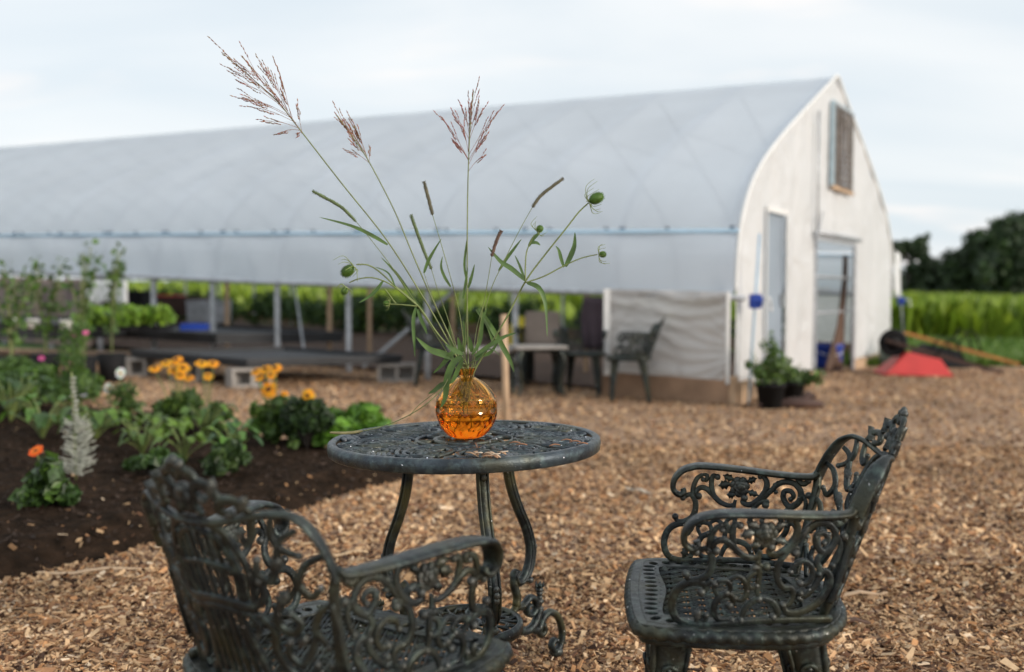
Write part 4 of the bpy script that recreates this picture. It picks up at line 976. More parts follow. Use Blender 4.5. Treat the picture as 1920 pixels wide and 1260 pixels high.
# ------------------------------------------------------------------ greenhouse
HO = Vector((1.94, 8.90, 0)); HS = Vector((-.854, .521, 0)); HT = Vector((.521, .854, 0)); HW = 7.15; HL = 27.0
def H(s, t, z): p = HO+HS*s+HT*t; return Vector((p.x, p.y, z+.026*max(0, s)+.004))
PROF = [(0, 1.0), (.03, 1.28), (.10, 1.55), (.21, 1.75), (.40, 1.97), (.66, 2.17), (1.0, 2.37), (1.5, 2.62), (2.13, 2.91), (2.8, 3.21), (3.3, 3.43), (3.50, 3.53), (3.575, 3.545)]
PC = [(p.x, p.y) for p in cr([(a, b, 0) for a, b in PROF], 5)]
PF = PC+[(HW-a, b) for a, b in reversed(PC[:-1])]
def prof_z(t):
    t = min(t, HW-t)
    if t <= 0: return 1.0
    for (a, b), (c, d) in zip(PC[:-1], PC[1:]):
        if a <= t <= c: return b+(d-b)*(t-a)/(c-a+1e-9)
    return 3.6
house = empty('greenhouse', H(0, 0, 0), 0, 'long white plastic-covered hoop greenhouse with an open rolled-up side and doors in its end wall', 'greenhouse')
def hput(mb, name, m, parent=None, smooth=True):
    o = mb.build(name, m, parent or house, smooth)
    o.location = -house.location if not parent else (0, 0, 0)
    return o
BAY = 1.1
# cover sheet, sagging slightly between the hoops
ss = np.arange(-.05, HL+.01, BAY/6); mb = MB(); vs = []; fs = []; n = len(PF)
i0 = next(i for i, p in enumerate(PF) if p[1] > 1.56)       # the cover ends at the hip rail, the roll-up side starts there
CP = PF[i0:len(PF)-i0]
for s_ in ss:
    ph = ((s_-.05)/BAY) % 1; sag = .03*sin(pi*ph)+.008*sin(s_*1.7)
    for k, (t, z) in enumerate(CP):
        c = 1-abs(t-HW/2)/(HW/2); d = sag*min(1, c*3)*min(1, (1-c)*3.5+.05)
        vs.append(H(s_, t, z-d+.008*sin(s_*2.3+t*3)*min(1, c*2)*min(1, (1-c)*3.5)))
n = len(CP)
for i in range(len(ss)-1):
    for k in range(n-1): a = i*n+k; fs.append((a, a+1, a+n+1, a+n))
mb.add(vs, fs); hput(mb, 'cover', M['poly'])
# roll-up sides
for side in (0, 1):
    mb = MB(); vs = []; fs = []; ln = [(.10+.0, 1.545), (.03, 1.43), (.0, 1.28), (-.01, 1.13), (-.02, .99)]; ss2 = np.arange(-.05, HL+.01, BAY/8)
    for s_ in ss2:
        for k, (t, z) in enumerate(ln):
            w_ = .012*sin(s_*5.1+k)+.010*sin(s_*2*pi/BAY)*k/4; q = t-w_-.012*sin(z*40)*(k > 0)
            vs.append(H(s_, q if side == 0 else HW-q, z-(.055-.005*min(11, max(0, s_)))*k/4))
    n = len(ln)
    for i in range(len(ss2)-1):
        for k in range(n-1): a = i*n+k; fs.append((a, a+1, a+n+1, a+n))
    mb.add(vs, fs); hput(mb, 'side_curtain', M['poly'])
    mb = MB(); mb.tube([H(s_, (-.03 if side == 0 else HW+.03)+.008*sin(s_*1.3), 1.0-.055+.005*min(11, max(0, s_))+.008*sin(s_*.9)) for s_ in np.arange(-.15, HL, .5)], .028, 8, tint=(.55, .55, .58)); hput(mb, 'roll_bar', M['galv'])
    mb = MB(); q = .085 if side == 0 else HW-.085; mb.tube([H(-.06, q, 1.545), H(HL, q, 1.545)], .020, 6); hput(mb, 'hip_rail', M['lightblue'])
# hoops under the film and their posts
for k in range(int(HL/BAY)+1):
    s_ = .05+k*BAY; mb = MB()
    mb.tube([H(s_, .07+t*(HW-.14)/HW, z-.060) for t, z in PF[::3]]+[], .030, 6)
    mb.tube([H(s_, 1.9, prof_z(1.9)-.08), H(s_, HW-1.9, prof_z(1.9)-.08)], .018, 6)
    hput(mb, 'hoop', M['hoop'])
    for t in (.03, HW-.03):
        mb = MB(); mb.beam(H(s_, t, -.1), H(s_, t, 1.08), .055 if t < 1 else .045); hput(mb, 'post', M['galv'], None, False)
for t in (HW/2,):
    mb = MB(); mb.tube([H(0, t, 3.44), H(HL, t, 3.44)], .02, 6); hput(mb, 'ridge_purlin', M['galv'])
mb = MB(); mb.beam(H(4.42, .25, .02), H(2.8, .12, 1.12), .04); mb.beam(H(5.1, .02, .05), H(5.9, .6, 1.4), .02); hput(mb, 'brace', M['galv'], None, False)
mb = MB(); mb.beam(H(1.22, -.055, .10), H(-.02, -.055, .10), .04, .22); hput(mb, 'baseboard', M['plank'], None, False)
mb = MB(); mb.beam(H(0, HW, .1), H(HL, HW, .1), .05, .2); hput(mb, 'sill_board', M['plank'], None, False)
# wrinkled film panel between the corner and the first post
mb = MB(); vs = []; fs = []; A = np.linspace(-.03, 1.16, 90); Zs = np.linspace(.20, 1.0, 80)
for a_ in A:
    for z in Zs:
        v_ = (z-.2)/.8; fan = math.atan2(z-.42, a_+.25)                # folds that pull towards the corner
        b1 = 1/(1+math.exp((v_-.55)*16)); f_ = .010*sin(fan*30+2*sin(a_*5)+z*4)*min(1, a_*3+.25)*b1+.008*sin(z*46+2.2*sin(a_*3.1)+3*noise.noise(Vector((a_*2, z*3, 5))))*(1-b1)+.022*noise.noise(Vector((a_*2.5, z*7, 1)))+.010*noise.noise(Vector((a_*7, z*16, 4)))
        vs.append(H(a_, -.058-f_, z-.03*a_*sin(a_*9)*(1-v_)))
n = len(Zs)
for i in range(len(A)-1):
    for k in range(n-1): q = i*n+k; fs.append((q, q+1, q+n+1, q+n))
mb.add(vs, fs); hput(mb, 'corner_panel', M['panel_film'])
mb = MB(); vs = [H(a_, HW+.02+.01*sin(a_*9+z*7), z) for a_ in np.linspace(0, 2.3, 20) for z in np.linspace(.15, 1.05, 8)]; mb.add(vs, [(i*8+j, i*8+j+1, i*8+j+9, i*8+j+8) for i in range(19) for j in range(7)]); hput(mb, 'corner_panel', M['poly_end'])
for s_ in (1.17, -.02): mb = MB(); mb.beam(H(s_, -.08, .18), H(s_, -.08, 1.0), .06 if s_ > 1 else .03, .03); hput(mb, 'batten', M['white'], None, False)
# end wall film, with door and vent openings
DOORS = [(.86, 1.53, -.05, 1.80), (2.66, 4.56, -.05, 1.60)]; VENT = (3.28, 4.26, 2.24, 3.20)
T_ = sorted(set([round(x, 3) for x in np.arange(0, HW+.001, .05)]+[q for d in DOORS+[VENT] for q in d[:2]]))
def wall_pt(t, v, zb, zt):
    z = zb+(zt-zb)*v
    wr = .032*noise.noise(Vector((t*3.4, z*.5, 3)))+.014*noise.noise(Vector((t*9, z*1.1, 7)))*(.4+.6*(z < 1.4))+.006*noise.noise(Vector((t*14, z*8, 2)))
    return H(-.05-wr, t, z)
mb = MB()
for ta, tb in zip(T_[:-1], T_[1:]):
    tm = (ta+tb)/2; segs = [(.16, None)]
    bl = [(d[2], d[3]) for d in DOORS+[VENT] if d[0] < tm < d[1]]
    bounds = [.13]; 
    for lo, hi in sorted(bl): bounds += [max(lo, .13), hi]
    bounds += [None]
    for q in range(0, len(bounds), 2):
        lo, hi = bounds[q], bounds[q+1]
        if hi is not None and hi-lo < .02: continue
        nz = 26; vs = []
        for t in (ta, tb):
            top = (prof_z(t)-.015 if hi is None else hi)
            for k in range(nz+1): vs.append(wall_pt(t, k/nz, min(lo, top-.01), top))
        mb.add(vs, [(k, k+nz+1, k+nz+2, k+1) for k in range(nz)])
hput(mb, 'end_wall', M['poly_end'])
# cover turned over the arch edge
mb = MB(); mb.tube([H(-.06, t-.0, z+.008) for t, z in PF], .022, 6); hput(mb, 'edge_batten', M['white'])
for (a_, b_, lo, hi) in DOORS:
    mb = MB()
    fw = .014 if a_ < 2 else .03
    for t in (a_, b_): mb.beam(H(-.07, t, .0), H(-.07, t, hi+fw*.5), fw, .05)
    mb.beam(H(-.072, a_-.02, hi), H(-.072, b_+.02, hi), fw, .05); hput(mb, 'door_frame', M['white'] if a_ < 2 else M['galv'], None, False)
mb = MB(); mb.box(H(-.02, (DOORS[0][0]+DOORS[0][1])/2, .93), (.03, .66, 1.70), M=Matrix(((HS.x, HT.x, 0), (HS.y, HT.y, 0), (0, 0, 1)))); dr = hput(mb, 'door', mat('pale_blue_door', (.25, .30, .36), .5, var=.1, vscale=2), None, False)
mb = MB()
mb.beam(H(-.05, 1.44, .85), H(-.05, 1.44, .98), .015, .03)
hput(mb, 'handle', M['galv'], dr, False)
mb = MB(); mb.tube([H(-.10, 2.62, 1.60), H(-.10, 2.62, 3.0)], .014, 6); mb.tube([H(-.11, 2.6, 1.66), H(-.11, 4.7, 1.66)], .028, 6); mb.tube([H(-.12, 2.45, 1.5), H(-.12, 2.75, 1.9)], .01, 6); hput(mb, 'door_track', M['galv'])
mb = MB()
for z in (.75, 1.18): mb.tube([H(.05, 2.5, z), H(.05, 4.85, z)], .018, 6)
mb.tube([H(.05, 3.0, 0), H(.05, 2.98, 1.1), H(.05, 2.85, 1.5), H(.05, 2.66, 1.9)], .014, 6); hput(mb, 'inner_rail', M['galv'])
mb = MB(); a_, b_, lo, hi = VENT
for p, q in (((a_, lo), (a_, hi)), ((b_, lo), (b_, hi)), ((a_, hi), (b_, hi))): mb.beam(H(-.085, p[0], p[1]), H(-.085, q[0], q[1]), .05 if p[0] == a_ and q[0] == a_ else .03, .05)
vf = hput(mb, 'vent_frame', mat('blue_grey_frame', (.36, .46, .52), .5, var=.1), None, False)
mb = MB(); mb.beam(H(-.10, a_-.03, lo-.02), H(-.10, b_+.03, lo-.02), .03, .04); hput(mb, 'vent_sill', M['tan_wood'], vf, False)
mb = MB(); mb.box(H(.05, (a_+b_)/2, (lo+hi)/2), (.02, b_-a_, hi-lo), M=Matrix(((HS.x, HT.x, 0), (HS.y, HT.y, 0), (0, 0, 1))), tint=(.35, .33, .32))
nz = 13
for k in range(nz):
    z = lo+(hi-lo)*(k+.5)/nz; mb.beam(H(-.085, a_+.03, z), H(-.085, b_-.02, z), .035, .030)
for k in range(6):
    t = a_+(b_-a_)*(k+.5)/6; mb.beam(H(-.112, t, lo), H(-.112, t, hi), .018, .012, (2.6, 2.6, 2.6))
hput(mb, 'louvre', mat('louvre_metal', (.105, .09, .08), .6, var=.35, vscale=10, tint=True), vf, False)
mb = MB(); mb.box(H(-.11, .13, .07), (.05, .32, .26), M=Matrix(((HS.x, HT.x, 0), (HS.y, HT.y, 0), (0, 0, 1)))); mb.box(H(-.035, -.03, .10), (.12, .06, .30), M=Matrix(((HS.x, HT.x, 0), (HS.y, HT.y, 0), (0, 0, 1)))); hput(mb, 'corner_board', M['tan_wood'], None, False)
for a_, b_ in ((.30, .83), (4.62, HW), (1.57, 2.62)): mb = MB(); mb.beam(H(-.07, a_, .05), H(-.07, b_, .05), .03, .15); hput(mb, 'end_board', M['tan_wood'], None, False)
mb = MB(); vs = []
for i in range(9):      # flap of loose film at the far shoulder
    z = 1.62-.62*i/8
    for j in range(4): vs.append(H(-.10-.02*j, HW-.06+.035*j+.02*sin(i+j), z-.02*j))
mb.add(vs, [(i*4+j, i*4+j+1, i*4+j+5, i*4+j+4) for i in range(8) for j in range(3)]); hput(mb, 'film_flap', M['poly_end'])
# far end wall
mb = MB(); c = H(HL-.02, HW/2, 1.2); vs = [c]+[H(HL-.02, t, z) for t, z in PF]+[H(HL-.02, HW, .1), H(HL-.02, 0, .1)]; m = len(vs)-1
mb.add(vs, [(0, 1+i, 1+(i+1) % m) for i in range(m)]); hput(mb, 'far_wall', M['poly_end'])
# soil strip and crops inside
vs = []; fs = []; Sg = np.linspace(.3, HL-.3, 90); Tg = np.linspace(.35, HW-.3, 30)
V = np.array([tuple(H(s_, t, .012+.03*noise.noise(Vector((s_*2, t*2, 0))))) for s_ in Sg for t in Tg]); a = np.array([(i*30+j, i*30+j+1, (i+1)*30+j+1, (i+1)*30+j) for i in range(89) for j in range(29)])
V[:, 2] += gz_np(V[:, 0], V[:, 1])*0; V[:, 2] = np.maximum(V[:, 2], gz_np(V[:, 0], V[:, 1])+.012)
fl = fast_mesh('soil_floor', V, a, M['brown_soil'], smooth=True); tag(fl, kind='structure')
# ------------------------------------------------------------------ foliage helpers
def leaf_cloud(name, C, n, size, m, parent=None, tints=((1, 1, 1),), seed=1, flat=.7, mb_mode=False):
    """C: list of (x,y,z, rx,ry,rz) ellipsoids filled with small bent leaves"""
    r = np.random.RandomState(seed); C = np.array(C, float); vol = C[:, 3]*C[:, 4]*C[:, 5]; k = r.choice(len(C), n, p=vol**.75/(vol**.75).sum())
    d = r.randn(n, 3); d /= np.linalg.norm(d, axis=1)[:, None]; rad = (.45+.55*r.rand(n)**.5)[:, None]*(1+.12*r.randn(n, 1)); P = C[k, :3]+d*rad*C[k, 3:]
    nn = d+r.randn(n, 3)*flat+np.array([0, 0, .4]); nn /= np.linalg.norm(nn, axis=1)[:, None]
    u = np.cross(nn, r.randn(n, 3)); u /= np.linalg.norm(u, axis=1)[:, None]; v = np.cross(nn, u); L = size*(.45+1.1*r.rand(n))[:, None]; W = L*(.22+.22*r.rand(n))[:, None]
    V = np.stack([P-u*L*.5, P-v*W+nn*L*.08, P+u*L*.5, P+v*W+nn*L*.08, ], 1).reshape(-1, 3)
    a = np.arange(n)[:, None]*4; Fq = a+np.array([[0, 1, 2, 3]])
    T = np.array(tints)[r.choice(len(tints), n)]*(.7+.6*r.rand(n, 1))
    return fast_mesh(name, V, Fq, m, parent, np.repeat(T, 4, 0))
LG = ((1, 1, 1), (1.3, 1.25, .9), (.7, .75, .8))
# vegetable row inside, beyond the opening
C = []
rnd = random.Random(3)
for i in range(150):
    s_ = rnd.uniform(1.5, 26); t = HW-1.0+rnd.uniform(-.45, .4); p = H(s_, t, rnd.uniform(.15, .55)); C.append((p.x, p.y, p.z, .32, .32, rnd.uniform(.16, .3)))
o = leaf_cloud('vegetable_row', C, 16000, .11, M['leaf'], None, ((.7, .8, .8), (.9, .9, .6), (.5, .6, .6)), 5); tag(o, 'dark green leafy crop row inside the greenhouse along its far side', 'crop', kind='stuff')
# ------------------------------------------------------------------ field and trees
def field(name, x0, x1, y0, y1, n, h, seed, tints, label, size=.35, near=6):
    r = np.random.RandomState(seed); y = y0+(y1-y0)*r.rand(n)**1.9; x = x0+(x1-x0)*r.rand(n); z = gz_np(x, y)
    hh = h*(.55+.5*r.rand(n))*(1+.12*np.sin(x*.9)*np.sin(y*.7)); a = r.rand(n)*2*pi; lean = r.randn(n, 2)*.22*h; wdt = size*(.10+.12*r.rand(n))
    b = np.stack([x, y, z], 1); u = np.stack([np.cos(a), np.sin(a), 0*a], 1)*wdt[:, None]; tip = b+np.stack([lean[:, 0], lean[:, 1], hh], 1); mid = (b*.45+tip*.55); mid[:, 2] += .05*h
    V = np.stack([b-u*.5, b+u*.5, mid+u, tip, mid-u], 1).reshape(-1, 3); Fq = np.arange(n)[:, None]*5+np.array([[0, 1, 2, 3, 4]])
    T = np.array(tints)[r.choice(len(tints), n)]*(.75+.5*r.rand(n, 1))
    o = fast_mesh(name, V, Fq, M['leaf'], None, np.repeat(T, 5, 0)); tag(o, label, 'crop', kind='stuff'); return o
FT = ((2.5, 2.0, .7), (2.2, 1.9, .7), (1.7, 1.5, .7), (3.0, 2.3, .8))
field('field_crop', 1, 60, 20.5, 85, 60000, .86, 4, FT, 'bright green waist-high crop filling the field right of the greenhouse', .9)
field('field_crop', -42, 3, 15.0, 60, 42000, .74, 5, FT, 'bright green crop seen through the open side of the greenhouse', .9)
for o in S.objects:
    if o.name.startswith('field_crop.') :
        V = o.data.vertices; co = np.empty(len(V)*3, np.float32); V.foreach_get('co', co); co = co.reshape(-1, 3)
        base_ = co.reshape(-1, 5, 3)[:, 0]; t_ = (base_[:, 0]-2)*.521+(base_[:, 1]-8.93)*.854; s__ = -(base_[:, 0]-2)*.854+(base_[:, 1]-8.93)*.521
        dead = (t_ < HW+.9); co = co.reshape(-1, 5, 3); co[dead, :, 2] = -.5; V.foreach_set('co', co.ravel())
GT = ((1.3, 1.35, .9), (1.0, 1.1, .8), (1.6, 1.5, .9))
field('grass_strip', 4.5, 34, 13.4, 20.6, 30000, .13, 7, GT, 'short mown grass strip between the wood chips and the crop', .16)
S.objects['grass_strip']['category'] = 'grass'
def tree(x, y, h, w_, label, seed, dens=1.0, trunk=.25, tints=LG, low=.2, lsz=.5):
    rnd = random.Random(seed); z0 = gz(x, y)-.1; h *= .80; root = empty('tree', (x, y, z0), 0, label, 'tree', 'trees along the far edge of the field'); mb = MB()
    P = cr([(0, 0, 0), (rnd.uniform(-.2, .2), 0, h*.3), (rnd.uniform(-.4, .4), 0, h*.6), (rnd.uniform(-.4, .4), 0, h*.9)], 4)
    mb.tube(P, [trunk*(1-.85*i/len(P)) for i in range(len(P))], 7); C = []
    for i in range(int(16*dens)+7):
        t = rnd.uniform(low, .98); b = P[min(len(P)-1, int(t*len(P)))]; a = rnd.uniform(0, 2*pi); r = w_*.5*(sin(pi*min(1, (t-low)/(1-low)*.8+.2))**.6)*rnd.uniform(.45, 1.0)
        e = Vector((b.x+r*cos(a), b.y+r*sin(a), h*t*rnd.uniform(.95, 1.05))); mb.tube([b*.9, b.lerp(e, .5)+Vector((0, 0, -.1)), e], [trunk*.3, trunk*.2, trunk*.06], 5)
        q = w_*rnd.uniform(.10, .19); C.append((e.x, e.y, e.z, q, q, q*.85))
        for _ in range(2): C.append((e.x+rnd.uniform(-q, q)*1.1, e.y+rnd.uniform(-q, q), e.z+rnd.uniform(-q, q)*.9, q*.55, q*.55, q*.45))
    mb.build('trunk', M['bark'], root); leaf_cloud('crown', C, int(6500*dens), lsz, M['leaf_far'], root, tints, seed)
M['leaf_far'] = mat('tree_leaf', (.030, .058, .018), .6, var=.35, vscale=.6, tint=True, trans=.12)
TL = [ # px, base distance, height px above the horizon, width m, label, density
 (1700, 78, 112, 3.4, 'small thin-crowned tree nearest the greenhouse end, left of a pair', .34, .35),
 (1738, 80, 124, 3.6, 'thin open-crowned tree, right of a pair beside the greenhouse', .34, .35),
 (1770, 82, 48, 7, 'low round tree in the dip between the thin pair and the taller trees', .8, .08),
 (1815, 78, 104, 4.6, 'mid-height dark tree left of the tallest tree', 1.3, .08),
 (1845, 80, 78, 6.5, 'dark bushy tree between the mid-height tree and the tallest tree', 1.3, .05),
 (1898, 70, 165, 7.0, 'tallest dense dark tree at the right edge of the view', 2.0, .12)]
for i, (px, d, hp, w_, lb, dn, low) in enumerate(TL):
    p = at(px, 548, d); tree(p.x, p.y, hp*d/F+1.1, w_, lb, 40+i, dn, .22, LG, low, .42)
for i, (x, y, h) in enumerate(((38, 72, 7.5), (45, 76, 6.2), (52, 70, 8))): tree(x, y, h, 7.5, ('broad dark tree just beyond the right edge of the photo', 'lower dark tree second beyond the right edge', 'tall dark tree third beyond the right edge')[i], 60+i, 1.6, .25, LG, .08, .45)
C = []; rnd = random.Random(8)
for i in range(240):
    x = rnd.uniform(22, 62); y = rnd.uniform(74, 84); C.append((x, y, rnd.uniform(.4, 1.3), 1.5, 1.2, rnd.uniform(.6, 1.1)))
o = leaf_cloud('hedgerow', C, 26000, .42, M['leaf_far'], None, LG, 11); tag(o, 'dense dark undergrowth along the foot of the distant trees', 'undergrowth', kind='stuff')
C = []
for i in range(300):
    x = rnd.uniform(-75, 24); y = rnd.uniform(84, 96); C.append((x, y, rnd.uniform(.3, 1.5), 1.8, 1.2, rnd.uniform(.6, 1.0)))
o = leaf_cloud('hedgerow', C, 20000, .5, M['leaf_far'], None, LG, 12); tag(o, 'low dark wood line beyond the field behind the greenhouse', 'undergrowth', kind='stuff')
# ------------------------------------------------------------------ things around the greenhouse
def on_ground(px, py): return gp(px, py)
# wooden stake standing behind the table
p = at(948, 600, 6.6); z0 = gz(p.x, p.y); mb = MB(); P_ = [(0, 0, -.1), (-.012, 0, .4), (-.022, 0, .845)]; mb.tube([(a, b, c) for a, b, c in P_], .023, 10)
o = mb.build('wooden_stake', M['tan_wood'], None); o.location = (p.x+.01, p.y, z0); tag(o, 'peeled round wooden stake standing upright in the wood chips behind the vase', 'stake')
# more stakes along the greenhouse
for px, y, hb, lb in ((617, 12.6, 1.12, 'tan wooden stake inside the open side, right of the second grey post'), (425, 14.2, 1.1, 'tan wooden stake inside the open side behind the yellow flowers'), (1098, 11.5, 1.02, 'tan wooden stake behind the distant metal chairs'), (692, 13.2, 1.05, 'tan wooden stake inside the open side just left of the vase stems'), (848, 13.0, 1.0, 'tan wooden stake seen between the vase stems')):
    p = at(px, 600, y); mb = MB(); mb.beam((0, 0, -.1), (.01, 0, hb), .055, .045); o = mb.build('wooden_stake', M['tan_wood'], None, False); o.location = (p.x, p.y, gz(p.x, p.y)); tag(o, lb, 'stake', 'wooden stakes in the greenhouse')
# side tables
def side_table(px, py, h, w_, lb, m):
    p = gp(px, py); root = empty('side_table', p, .2, lb, 'table'); mb = MB(); mb.box((0, 0, h), (w_, w_*.75, .03)); o = mb.build('tabletop', m, root, False); bv = o.modifiers.new('b', 'BEVEL'); bv.width = .008; bv.segments = 2
    for sx in (-1, 1):
        for sy in (-1, 1):
            mb = MB(); mb.tube(cr([(sx*w_*.36, sy*w_*.27, h-.016), (sx*w_*.43, sy*w_*.32, h*.7), (sx*w_*.38, sy*w_*.29, h*.3), (sx*w_*.44, sy*w_*.33, 0)], 4), [.03-.018*i/12 for i in range(13)], 8); mb.build('leg', M['iron'], root)
    return root
side_table(1008, 742, .46, .50, 'low side table with a pale grey top before the distant metal chairs', M['block'])
side_table(905, 738, .42, .62, 'low grey side table seen through the stems right beside the vase', M['block'])
# yellow jug on its side table
p = gp(975, 716); root = empty('yellow_container', (p.x, p.y, p.z), 0, 'bright yellow plastic container beside the distant beige cushion', 'container'); mb = MB()
p2 = 0; mb.tube(cr([(0, 0, .28), (0, 0, .30), (0, 0, .50), (.0, 0, .60), (.02, 0, .66), (.03, 0, .70)], 4), [.03]+[.12]*10+[.11, .10, .09, .07, .05, .045, .04, .04, .04, .04][:10], 16); mb.build('body', M['yellow'], root)
mb = MB(); mb.tube(cr([(.10, 0, .45), (.20, 0, .50), (.19, 0, .62), (.05, 0, .66)], 5), .018, 8); mb.build('handle', M['yellow'], root)
mb = MB(); mb.box((0, 0, .15), (.30, .30, .30)); mb.build('stand', M['black_plastic'], root, False)
# dark cloth hung at the panel post
mb = MB(); vs = []; pz = H(1.32, -.03, 0)
for i in range(13):
    for j in range(9):
        u = i/12; v = j/8; q = H(1.16+.30*(u-.0)*(1-.25*abs(v-.4)), -.05-.03*sin(u*14)*v, .92-.50*v); vs.append((q.x-pz.x, q.y-pz.y, q.z-pz.z))
mb.add(vs, [(i*9+j, i*9+j+1, i*9+j+10, i*9+j+9) for i in range(12) for j in range(8)]); o = mb.build('hanging_cloth', M['dark_cloth'], None); o.location = pz; md = o.modifiers.new('t', 'SOLIDIFY'); md.thickness = .01
tag(o, 'dark purple cloth hanging from the roll bar left of the crumpled plastic panel', 'cloth')
# roll-up cranks
def crank(base, lean, zc, h, lb, pole):
    root = empty('roll_up_crank', base, 0, lb, 'crank'); mb = MB(); mb.tube([(0, 0, 0), (lean[0]*.5, lean[1]*.5, h*.5), (lean[0], lean[1], h)], .012, 6); mb.build('pole', pole, root)
    c = Vector((lean[0]*zc/h, lean[1]*zc/h, zc)); mb = MB(); mb.box(c, (.10, .09, .13)); mb.tube([c+Vector((-.05, 0, 0)), c+Vector((.06, -.02, 0))], .05, 10); o = mb.build('gearbox', M['blue'], root, False); bv = o.modifiers.new('b', 'BEVEL'); bv.width = .012; bv.segments = 2
    mb = MB(); mb.tube([c+Vector((.05, -.02, .02)), c+Vector((.12, -.04, .03)), c+Vector((.13, -.05, -.05))], .011, 6); mb.ball(c+Vector((.13, -.05, -.07)), .018); mb.build('handle', M['white'], root)
b = at(1398, 745, 8.9); crank((b.x+.02, b.y-.02, 0), (.085, 0), .92, 1.52, 'blue crank gearbox on a pale blue pole at the near greenhouse corner', M['lightblue'])
b = at(1697, 640, 15.9); crank((b.x, b.y, 0), (-.13, 0), .86, 1.45, 'blue crank gearbox on a leaning grey pole past the far greenhouse corner', M['galv'])
# plants in pots by the narrow door
def pot_plant(px, py, h, r, lb, ph, seed, sp=.2, n=900, tints=LG, tall=True):
    p = gp(px, py); root = empty('potted_plant', p, 0, lb, 'potted plant'); mb = MB(); k = 20; pr = [(.0, .004), (r*.78, .004), (r*.98, h*.86), (r*1.08, h*.86), (r*1.08, h), (r*.96, h), (r*.93, h*.85), (0, h*.85)]
    vs = [(a*cos(2*pi*i/k), a*sin(2*pi*i/k), z) for i in range(k) for a, z in pr]; m = len(pr); mb.add(vs, [(i*m+j, ((i+1) % k)*m+j, ((i+1) % k)*m+j+1, i*m+j+1) for i in range(k) for j in range(m-1)]); mb.build('pot', M['black_plastic'], root)
    rnd = random.Random(seed); C = []; mb = MB()
    for i in range(9):
        a = rnd.uniform(0, 6.28); q = sp*rnd.uniform(.2, 1); hh = h+ph*rnd.uniform(.3, 1)*(1-.5*q/sp); e = Vector((q*cos(a), q*sin(a), hh)); mb.tube(cr([(0, 0, h*.8), (e.x*.4, e.y*.4, h+ph*.35), e], 4), .005, 5)
        C.append((e.x, e.y, e.z-.02, .07, .07, .08)); C.append((e.x*.6, e.y*.6, (h+e.z)/2, .06, .06, .08))
    if tall: C += [(0.01, 0, h+ph*.8, .05, .05, .10), (0, 0, h+ph*1.0, .03, .03, .06)]
    mb.build('stem', M['stem'], root); leaf_cloud('foliage', C, n, .05, M['leaf'], root, tints, seed)
pot_plant(1444, 766, .22, .125, 'leafy plant in a black pot by the narrow door, nearest the corner', .40, 3, .20, 620)
pot_plant(1482, 756, .20, .13, 'low spreading plant in a black pot right of the taller potted plant', .14, 4, .26, 560, LG, False)
p = gp(1488, 767); mb = MB(); rnd = random.Random(2); mb.tube(cr([(-.30, 0, .03), (-.12, .02, .035), (.08, -.01, .05), (.26, .02, .03)], 5), [.025, .03, .034, .036, .04, .045, .05, .055, .055, .05, .05, .045, .04, .035, .03, .02], 9, fn=lambda i, a: 1+.12*sin(3*a+i)); mb.tube([(.05, 0, .06), (.14, .03, .12), (.2, .05, .10)], [.03, .035, .02], 7)
o = mb.build('log', M['dark_wood'], None); o.location = p; tag(o, 'dark rotten log lying on the chips in front of the potted plants', 'log')
# inside the big door
p = H(.22, 4.45, 0); root = empty('plastic_tub', p, 0, 'blue plastic tub just inside the large door of the greenhouse', 'tub'); mb = MB(); k = 20; pr = [(.001, 0), (.17, 0), (.185, .1), (.19, .28), (.20, .30), (.20, .33), (.18, .33), (.17, .06), (.001, .05)]; vs = [(a*cos(2*pi*i/k), a*sin(2*pi*i/k), z) for i in range(k) for a, z in pr]; m = len(pr)
mb.add(vs, [(i*m+j, ((i+1) % k)*m+j, ((i+1) % k)*m+j+1, i*m+j+1) for i in range(k) for j in range(m-1)]); mb.build('body', M['blue'], root); mb = MB(); mb.tube(cr([(-.19, 0, .28), (-.1, -.18, .2), (.1, -.18, .2), (.19, 0, .28)], 5), .006, 5); mb.build('handle', M['white'], root)
mb = MB(); vs = []; c = H(.22, 3.6, 0)
for i in range(17):
    for j in range(9):
        v = i/16; u = j/8; z = 1.45*(1-v)**1.0; t = 4.72-(.02+u*(.06+.95*v**1.6)); q = H(.06+.03*sin(u*11+v*2), t, z+.02); vs.append((q.x-c.x, q.y-c.y, q.z-c.z))
mb.add(vs, [(i*9+j, i*9+j+1, i*9+j+10, i*9+j+9) for i in range(16) for j in range(8)]); o = mb.build('draped_tarp', M['brown_cloth'], None); o.location = c; md = o.modifiers.new('t', 'SOLIDIFY'); md.thickness = .008
tag(o, 'brown tarp hanging in a long slope at the right side of the large door opening', 'tarp')
